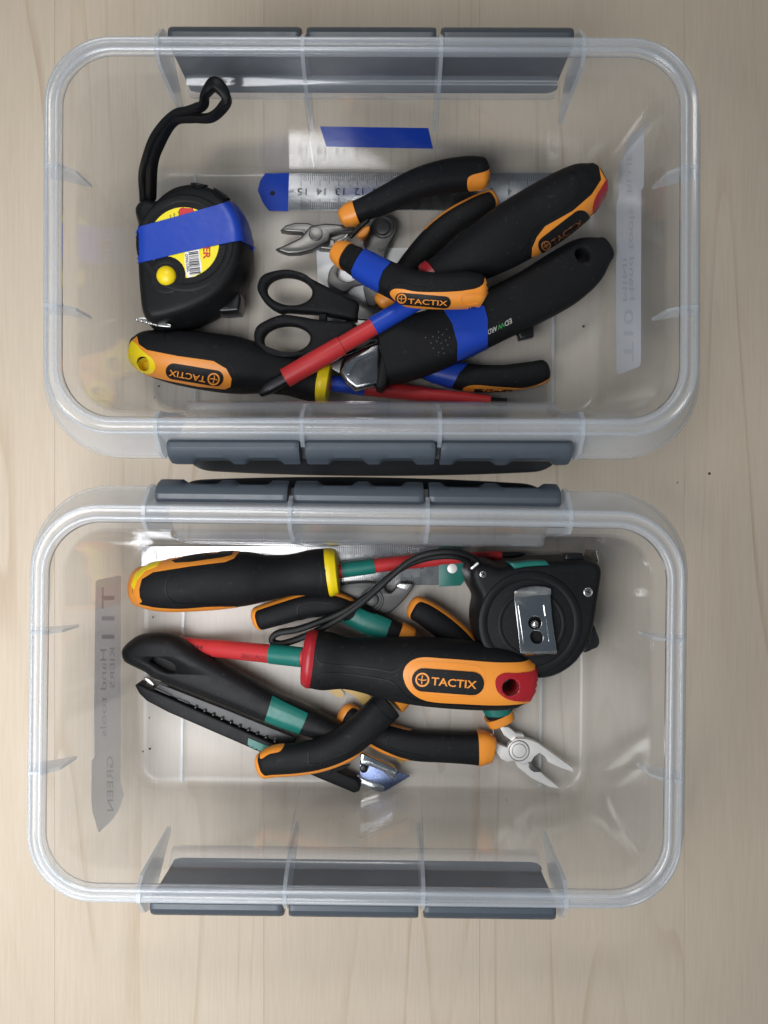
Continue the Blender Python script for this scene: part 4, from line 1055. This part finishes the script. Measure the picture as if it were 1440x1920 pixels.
v = disc(*cr('c4', [(1018, 656)])[0], 1.18, 1.26, 18, .015); pv_ = mk('pivot', v[0], v[1], SATIN, t)
v = ring(*cr('c4', [(1018, 656)])[0], 1.262, 13, 1.2, .02, 48); mk('groove', v[0], v[1], DARKM, pv_)
v = ring(*cr('c4', [(1018, 656)])[0], 1.20, 19, 1.6, .03, 48); mk('groove', v[0], v[1], DARKM, pv_)
v = plate([rnd(cr('c4', [(1078, 700), (1100, 740), (1140, 765), (1100, 772), (1070, 745)]), 2)], .7, .98, .04); mk('wire_cutter', v[0], v[1], DARKM, t)
v = sweep([(921, 1361, 1.1, 3, .1), (925, 1372, 1.1, 3, .1), (924, 1378, 1.1, 3, .1)], k=4, n=8); mk('spring', v[0], v[1], STEEL, t)

# snap-off knife with green tape
t = empty('utility_knife', P(480, 1330, .42), 'black utility knife lying on its side with green tape and a bare blade tip', 'utility knife')
ku = rnd(cr('d1', [(8, 232), (28, 188), (80, 142), (150, 102), (280, 86), (400, 96), (480, 128), (570, 185), (700, 262), (900, 372), (1100, 482), (1250, 572), (1440, 650), (1640, 745), (1850, 850), (1960, 960), (1900, 1010), (1640, 960), (1420, 892), (1170, 800), (900, 692), (700, 612), (420, 502), (330, 472), (250, 440), (200, 400), (60, 332), (20, 292)]), 3)
slot_ = rnd(cr('d1', [(250, 300), (285, 262), (340, 265), (440, 310), (468, 360), (440, 396), (380, 385), (290, 335)]), 4)
kw = [tuple(P(x, y, 2.3)[:2]) for x, y in ku]; sw = [tuple(P(x, y, 2.3)[:2]) for x, y in slot_]
vk = solid([kw], [(.25, 1.3), (.06, 1.36), (0, 1.5), (0, 1.7), (.03, 1.9), (.10, 2.1), (.22, 2.26), (.36, 2.36), (.5, 2.42)])
kb = mk('body', vk[0], vk[1], RUBG, t, sharp=50); tk = bvh(vk)
cut_poly(kb, slot_, 2.4, 1.75, 5)
v = plate([cr('d1', [(290, 505), (330, 470), (500, 535), (900, 692), (1300, 855), (1420, 900), (1400, 975), (1320, 962), (1000, 830), (600, 650), (420, 572)])], .7, 1.35, .05); mk('slide_track', v[0], v[1], BLKP, t)
for k_ in range(10):
    u_ = 628 + k_ * 69.5; w_ = 655 + k_ * 30
    x_, y_ = cr('d1', [(u_, w_)])[0]
    v = dome(x_, y_, 1.33, 3.6, .24, 12); mk('track_tooth', v[0], v[1], STEEL, t)
for a_, b_ in (((300, 512), (425, 566)), ((480, 592), (570, 630)), ((310, 455), (400, 490))):
    v = sweep([(*cr('d1', [a_])[0], 1.36, 3.4, .12), (*cr('d1', [b_])[0], 1.36, 3.2, .12)], k=2, n=8); mk('track_rail', v[0], v[1], DARKM, t)
lowp = cr('d1', [(137, 488), (158, 474), (255, 522), (420, 590), (600, 672), (1000, 848), (1220, 945), (1500, 1060), (1900, 1235), (1935, 1290), (1920, 1330), (1880, 1345), (1600, 1228), (1300, 1095), (1000, 962), (700, 832), (400, 702), (230, 612), (170, 552)])
vl = plate([lowp], .45, 1.5, .09); mk('base_rail', vl[0], vl[1], RUBG, t); tl = bvh(vl)
v = plate([cr('d1', [(215, 425), (250, 440), (290, 480), (270, 528), (240, 500)])], .6, .75, .02); mk('end_clip', v[0], v[1], STEEL, t)
v = patch(cr('b3', [(745, 300), (800, 330), (905, 380), (890, 420), (858, 485), (780, 460), (704, 432), (725, 370)]), tk, .045, .06, 4, 1.8); mk('tape_band', v[0], v[1], GRN, t)
v = patch(cr('b3', [(638, 488), (700, 515), (760, 535), (745, 575), (690, 556), (634, 528)]), tl, .045, .05, 4, 1.2); mk('tape_band', v[0], v[1], GRN, t)
for k_ in range(9):
    a_ = cr('b3', [(1000 + k_ * 9, 655 - k_ * 4)])[0]; b_ = cr('b3', [(1040 + k_ * 7, 615 - k_ * 1)])[0]
    v = sweep([(*a_, 1.52, 2.0, .1), (*b_, 1.52, 2.0, .1)], k=2, n=6); mk('grip_rib', v[0], v[1], RUBG, t)
v = plate([cr('b3', [(1140, 556), (1165, 560), (1296, 622), (1305, 640), (1302, 678), (1275, 668), (1240, 640), (1190, 620), (1140, 612)])], 1.0, 1.5, .10); mk('metal_nose', v[0], v[1], CHROM, t)
v = plate([cr('b3', [(1140, 600), (1300, 636), (1366, 661), (1300, 700), (1248, 732), (1140, 690)])], .8, .86, .01); mk('blade', v[0], v[1], BLADE, t)
bz = lambda x, y: 0
v = plate([rnd(cr('b3', [(1122, 658), (1180, 680), (1240, 700), (1250, 715), (1238, 733), (1190, 722), (1126, 692)]), 3)], .7, .92, .03, zf=None); mk('blade_holder', v[0], v[1], CHROM, t)
v = disc(*cr('b3', [(1157, 630)])[0], 1.0, 1.25, 7.5, .06, 20); mk('lock_pin', v[0], v[1], BLKP, t)

# slotted screwdriver, green tape
t = empty('screwdriver', P(440, 1085, .42), 'screwdriver with yellow collar lying along the ruler, its red shaft wrapped in green tape', 'screwdriver')
vh = sweep([(262, 1098, 2.0, 62, 2.0), (280, 1099, 2.0, 82, 2.4), (325, 1096, 2.0, 98, 2.7), (390, 1089, 2.0, 106, 2.8), (458, 1085, 1.98, 102, 2.7), (502, 1083, 1.95, 86, 2.35), (547, 1078, 1.95, 78, 2.1), (585, 1074, 1.95, 87, 2.3), (614, 1073, 1.95, 91, 2.35)], p=2.3, e0=.28, e1=.03, n=48)
hm = mk('handle', vh[0], vh[1], RUB, t); th = bvh(vh)
v = patch(cr('b1', [(140, 350), (155, 285), (230, 232), (340, 196), (560, 165), (700, 150), (720, 155), (690, 192), (640, 212), (450, 236), (250, 268), (190, 306), (177, 360), (180, 400), (192, 425), (170, 440), (148, 410)]), th, .03, .06, 4, 1.8); inl = mk('inlay', v[0], v[1], ORG, hm)
to = bvh(v)
trim(hm, [(270, 1098, 2.0, 74, 2.2), (290, 1099, 2.0, 86, 2.5), (325, 1096, 2.0, 98, 2.7), (390, 1089, 2.0, 106, 2.8), (440, 1086, 2.0, 102, 2.7)], -1.6, 2.0, ext=5, p=2.3)
v = patch(cr('b1', [(352, 206), (420, 186), (560, 160), (690, 152), (676, 174), (620, 188), (450, 212), (370, 216)]), to, .03, .05, 4, 2.0); mk('badge', v[0], v[1], RUBG, inl)
v = patch(cr('b1', [(138, 340), (160, 270), (240, 220), (298, 210), (272, 238), (210, 262), (168, 312), (152, 360)]), th, .06, .06, 4, 1.8); mk('end_cap', v[0], v[1], YEL, hm)
groove(hm, th, cr('b1', [(690, 445), (500, 440), (380, 435), (330, 400), (318, 350), (340, 300), (400, 270), (640, 238), (700, 190)]), 2.4, 2.2)
groove(hm, th, cr('b1', [(1148, 148), (1155, 220), (1160, 300), (1165, 395)]), 2.4, 2.0)
v = sweep([(614, 1073, 1.95, 91, 2.35), (622, 1072, 1.95, 90, 2.35), (632, 1071, 1.95, 82, 2.2)], k=5, e0=.02, e1=.10, n=40); mk('collar', v[0], v[1], YEL, t)
v = sweep([(632, 1071, 1.9, 28, .75), (700, 1061, 1.8, 27, .72), (822, 1048, 1.6, 26, .70)], k=4, e0=0, e1=.03, p=2); mk('shaft', v[0], v[1], REDS, t)
v = sweep([(818, 1048, 1.6, 23, .6), (880, 1045, 1.5, 20, .54), (940, 1041, 1.42, 17, .46)], k=4, e0=.02, e1=.03, p=2); mk('shaft', v[0], v[1], REDS, t)
v = sweep([(936, 1041, 1.42, 12, .32), (965, 1040, 1.4, 11, .26), (984, 1038.5, 1.38, 5, .1)], k=4, e0=0, e1=.1, p=2.5); mk('tip', v[0], v[1], MATS['blackened_tip'], t)
v = sweep([(641, 1069, 1.88, 30, .80), (702, 1061, 1.8, 29, .78)], k=4, e0=.02, e1=.02, p=2); mk('tape_band', v[0], v[1], GRN, t)

# tape measure, back side up
t = empty('tape_measure', P(1010, 1160, .42), 'black tape measure lying face down showing its steel belt clip and screws', 'tape measure')
top = rnd(cr('t2', [(118, 300), (130, 235), (170, 200), (230, 190), (300, 196), (400, 230), (480, 220), (560, 205), (700, 185), (900, 172), (1200, 165), (1300, 178), (1365, 215), (1385, 270), (1380, 340), (1345, 560), (1312, 780), (1255, 960), (1150, 1130), (1010, 1240), (860, 1295), (700, 1290), (520, 1220), (360, 1110), (240, 960), (195, 800), (190, 680), (210, 540), (190, 470), (150, 400)]), 4)
topw = [tuple(P(x, y, 4.0)[:2]) for x, y in top]
pr = [(.30, .46), (.05, .62), (-.10, 1.1), (-.20, 1.8), (-.20, 2.4), (-.12, 3.2), (-.02, 3.7), (.04, 3.84), (.13, 3.95), (.25, 4.0), (.38, 4.02)]
vc = solid([topw], pr); mk('case', vc[0], vc[1], RUBG, t, sharp=50); tr = bvh(vc)
cx_, cy_ = cr('t2', [(690, 760)])[0]
v = ring(cx_, cy_, 4.0, 89, 18, .22); mk('face_ring', v[0], v[1], RUBG, t)
v = ring(cx_ + 3, cy_ + 2, 4.0, 60, 10, .10); mk('face_ring', v[0], v[1], RUBG, t)
for (u_, w_, r_) in ((235, 292, 6.8), (1250, 465, 9.2)):
    x_, y_ = cr('t2', [(u_, w_)])[0]
    v = disc(x_, y_, 3.95, 4.08, r_, .04, 24); s_ = mk('screw', v[0], v[1], STEEL, t)
    v = join(*[plate([[(x_ + a * math.cos(q) - b * math.sin(q), y_ + a * math.sin(q) + b * math.cos(q)) for a, b in ((-r_ * .6, -1), (r_ * .6, -1), (r_ * .6, 1), (-r_ * .6, 1))]], 4.075 + .004 * i_, 4.09 + .004 * i_, .003) for i_, q in enumerate((.4, .4 + math.pi / 2))])
    mk('slot', v[0], v[1], BLKP, s_, smooth=False)
clipo = cr('t2', [(540, 455), (600, 427), (680, 412), (760, 408), (830, 415), (892, 432), (885, 492), (900, 700), (945, 1038), (942, 1056), (780, 1062), (610, 1066), (594, 1050), (575, 850), (535, 515)])
hole1 = ell(*cr('t2', [(735, 760)])[0], 12.5, 12.5, 28); hole2 = rnd(cr('t2', [(690, 890), (710, 845), (745, 835), (790, 850), (812, 890), (805, 940), (760, 965), (710, 945)]), 3)
c0 = P(*cr('t2', [(710, 480)])[0], 4.3); c1 = P(*cr('t2', [(770, 1050)])[0], 4.3)
def tilt(x, y):
    s_ = (Vector((x, y)) - c0.xy).dot((c1 - c0).xy.normalized()) / (c1 - c0).xy.length
    return .30 * math.exp(-((s_ + .02) / .05) ** 2) * (1 if s_ > -.02 else 1) - (.35 * max(0, -.02 - s_) / .12) - .1 * max(0, s_ - .97) / .03 + .05 * s_
v = plate([clipo, hole1, hole2], 4.28, 4.36, .02, zf=lambda x, y: -.55 * max(0, (c0.y - .0 - 0) * 0 + ((y - c0.y) / .9)) if y > c0.y else 0.0)
cl = mk('belt_clip', v[0], v[1], CHROM, t, sharp=20); tcl = bvh(v)
for a_, b_ in (((590, 600), (640, 955)), ((838, 585), (890, 945))):
    v = patch(capsule(cr('t2', [a_])[0], cr('t2', [b_])[0], 3.4), tcl, .09, .03, 2.5, 4.3); mk('ridge', v[0], v[1], CHROM, cl)
v = patch(cr('t2', [(600, 1042), (945, 1026), (945, 1056), (608, 1068)]), tcl, .05, .03, 4, 4.3); mk('fold', v[0], v[1], STEEL, cl)
v = patch(cr('t2', [(542, 458), (600, 430), (680, 415), (760, 411), (830, 418), (888, 435), (884, 488), (760, 495), (640, 508), (538, 516)]), tcl, .03, .02, 4, 4.3); mk('lip', v[0], v[1], STEEL, cl)
x_, y_ = cr('t2', [(735, 765)])[0]
v = dome(x_ - 1, y_ + 1, 4.1, 9.5, .26, 24); s_ = mk('screw', v[0], v[1], STEEL, t)
v = plate([rnd(cr('t2', [(485, 180), (560, 178), (700, 162), (840, 160), (885, 205), (760, 212), (640, 222), (540, 240)]), 1)], 2.6, 4.06, .08); mk('tape_band', v[0], v[1], GRN, t)
v = plate([rnd(cr('t2', [(1032, 100), (1060, 88), (1180, 88), (1205, 105), (1205, 165), (1032, 165)]), 3)], 2.6, 3.5, .12); mk('button', v[0], v[1], BLKP, t)
v = plate([rnd(cr('t2', [(1290, 790), (1318, 800), (1335, 850), (1355, 900), (1362, 955), (1340, 1000), (1290, 1020), (1225, 1050), (1200, 1020), (1250, 930)]), 2)], 1.6, 3.0, .1); mk('lock_slider', v[0], v[1], BLKP, t)
v = plate([cr('t2', [(1212, 45), (1320, 60), (1345, 70), (1350, 180), (1240, 170), (1215, 110)])], 2.0, 2.1, .02); hk = mk('end_hook', v[0], v[1], mat('dull_steel', (.16, .13, .10), .35, metal=1), t)
for k_ in range(5):
    x_, y_ = cr('t2', [(1333 + k_ * 4, 75 + k_ * 24)])[0]; v = disc(x_, y_, 2.05, 2.3, 2.6, .06, 12); mk('rivet', v[0], v[1], STEEL, hk)
sp = [(884, 1066), (874, 1052), (850, 1043), (808, 1045), (764, 1059), (728, 1083), (692, 1114), (652, 1142), (604, 1164), (558, 1180), (524, 1186), (511, 1195), (514, 1205), (534, 1206), (574, 1192), (622, 1168), (668, 1138), (708, 1104), (742, 1073), (772, 1050), (808, 1037), (850, 1034), (884, 1044), (900, 1060)]
zz = [3.4, 3.5, 3.6, 3.5, 3.4, 3.2, 3.0, 2.8, 2.6, 2.4, 2.3, 2.25, 2.2, 2.2, 2.4, 2.7, 2.9, 3.1, 3.3, 3.5, 3.7, 3.8, 3.7, 3.5]
v = sweep([(a[0], a[1], z_, 12, .55) for a, z_ in zip(sp, zz)], k=6, n=14, p=4); mk('wrist_strap', v[0], v[1], STRAP, t)
v = sweep([(884, 1066, 3.85, 5, .12), (896, 1056, 3.9, 5, .12)], k=3, n=8); mk('strap_pin', v[0], v[1], SATIN, t)

# cross-head screwdriver, red, green tape, on top of the heap
t = empty('screwdriver', P(760, 1255, .42), 'screwdriver with red collar and large orange lettered handle lying on top of the pliers', 'screwdriver')
vh = sweep([(590, 1236, 3.2, 106, 2.7), (612, 1239, 3.2, 107, 2.75), (650, 1243, 3.22, 95, 2.5), (690, 1247, 3.25, 103, 2.6), (735, 1253, 3.3, 117, 2.8), (795, 1258, 3.35, 127, 3.0), (863, 1264, 3.4, 127, 3.0), (930, 1269, 3.4, 122, 2.9), (967, 1273, 3.4, 108, 2.6), (988, 1276, 3.4, 84, 2.2)], p=2.4, e0=.03, e1=.38, n=56)
hm = mk('handle', vh[0], vh[1], RUB, t); th = bvh(vh)
v = patch(rnd(cr('c4', [(392, 255), (402, 205), (440, 168), (500, 152), (600, 158), (700, 165), (900, 180), (1030, 178), (1085, 165), (1120, 230), (1125, 300), (1105, 370), (1060, 396), (900, 408), (700, 400), (560, 391), (480, 370), (420, 322)]), 4), th, .035, .06, 4, 3.4); inl = mk('inlay', v[0], v[1], ORG, hm); to = bvh(v)
v = patch(rnd(cr('c4', [(888, 292), (898, 256), (935, 236), (1000, 236), (1080, 228), (1116, 215), (1135, 290), (1118, 365), (1050, 384), (965, 376), (905, 340)]), 4), th, .08, .06, 4, 3.4); ec = mk('end_cap', v[0], v[1], REDP, hm)
cut([hm, inl, ec], 956, 1287, 4.6, .40, 1.0, 7.0)
liner(hm, 956, 1287, 4.6, .405, 2.3, 4.5, REDP, False)
badge(inl, to, cr('c4', [(500, 272)])[0], cr('c4', [(766, 292)])[0], 21.5, cr('c4', [(542, 300)])[0], cr('c4', [(786, 322)])[0], 15, cr('c4', [(495, 272)])[0], 13.2, 3.9, .05, bold=.015)
v = patch([rnd(cr('c4', [(412, 255), (422, 215), (452, 185), (500, 172), (750, 188), (820, 215), (838, 290), (818, 345), (760, 372), (560, 365), (480, 345), (432, 310)]), 4), rnd(cr('c4', [(420, 255), (430, 218), (458, 192), (502, 180), (748, 196), (812, 220), (829, 290), (810, 340), (757, 363), (562, 356), (484, 337), (440, 306)]), 4)], to, .02, .02, 4, 3.9); mk('seam', v[0], v[1], ORG, inl)
groove(hm, th, cr('k2', [(345, 555), (340, 640), (400, 668), (560, 680), (760, 705), (850, 720), (905, 690), (960, 600), (1040, 572), (1250, 580), (1440, 600)]), 2.4, 3.6)
groove(hm, th, cr('k2', [(345, 800), (350, 760), (400, 728), (560, 735), (760, 765), (850, 790), (920, 860), (1000, 910), (1200, 940), (1440, 955)]), 2.4, 3.6)
v = sweep([(592, 1236, 3.2, 104, 2.7), (582, 1235, 3.2, 108, 2.8), (572, 1234, 3.2, 98, 2.6)], k=5, e0=.02, e1=.10, n=44); mk('collar', v[0], v[1], REDP, t)
vs_ = sweep([(574, 1233, 3.1, 35, .88), (508, 1226, 2.6, 35, .88), (400, 1215, 1.6, 33, .85)], k=4, e0=0, e1=.03, p=2); mk('shaft', vs_[0], vs_[1], REDS, t); tsf = bvh(vs_)
v = sweep([(404, 1215, 1.63, 30, .76), (345, 1209, 1.05, 28, .66), (310, 1205, .9, 26, .6)], k=4, e0=.02, e1=.03, p=2); mk('shaft', v[0], v[1], REDS, t); tsf2 = bvh(v)
v = sweep([(568, 1232.5, 3.05, 37.5, .94), (508, 1226, 2.6, 37, .93)], k=4, e0=.02, e1=.02, p=2); mk('tape_band', v[0], v[1], GRN, t)
v = lettering('206515 PH2X100', (452, 1233), (509, 1239.5), 8, on_tree(tsf, 2.5), .02); mk('lettering', v[0], v[1], RINK, t, smooth=False)
v = lettering('81344', (345, 1215), (380, 1219), 9, on_tree(tsf2, 2.0), .02, .02); mk('lettering', v[0], v[1], RINK, t, smooth=False)

# crumbs and specks
vs, fs = [], []
for (x_, y_, z_, r_) in [(287, 1157, .43, 1.6), (281, 1404, .43, 2.2), (268, 1409, .43, 1.4), (280, 1346, .43, 1.3), (1094, 612, .43, 2.4), (1330, 888, .01, 2.6), (298, 724, .43, 1.8), (290, 745, .43, 1.2), (1270, 905, .01, 1.2), (950, 1500, .43, 1.2), (330, 1650, .01, 1.0)]:
    v = dome(x_, y_, z_, r_, .05, 8); b = len(vs); vs += v[0]; fs += [tuple(i + b for i in f) for f in v[1]]
o = mk('crumbs', vs, fs, mat('dark_crumb', (.05, .035, .025), .8)); o['kind'] = 'stuff'
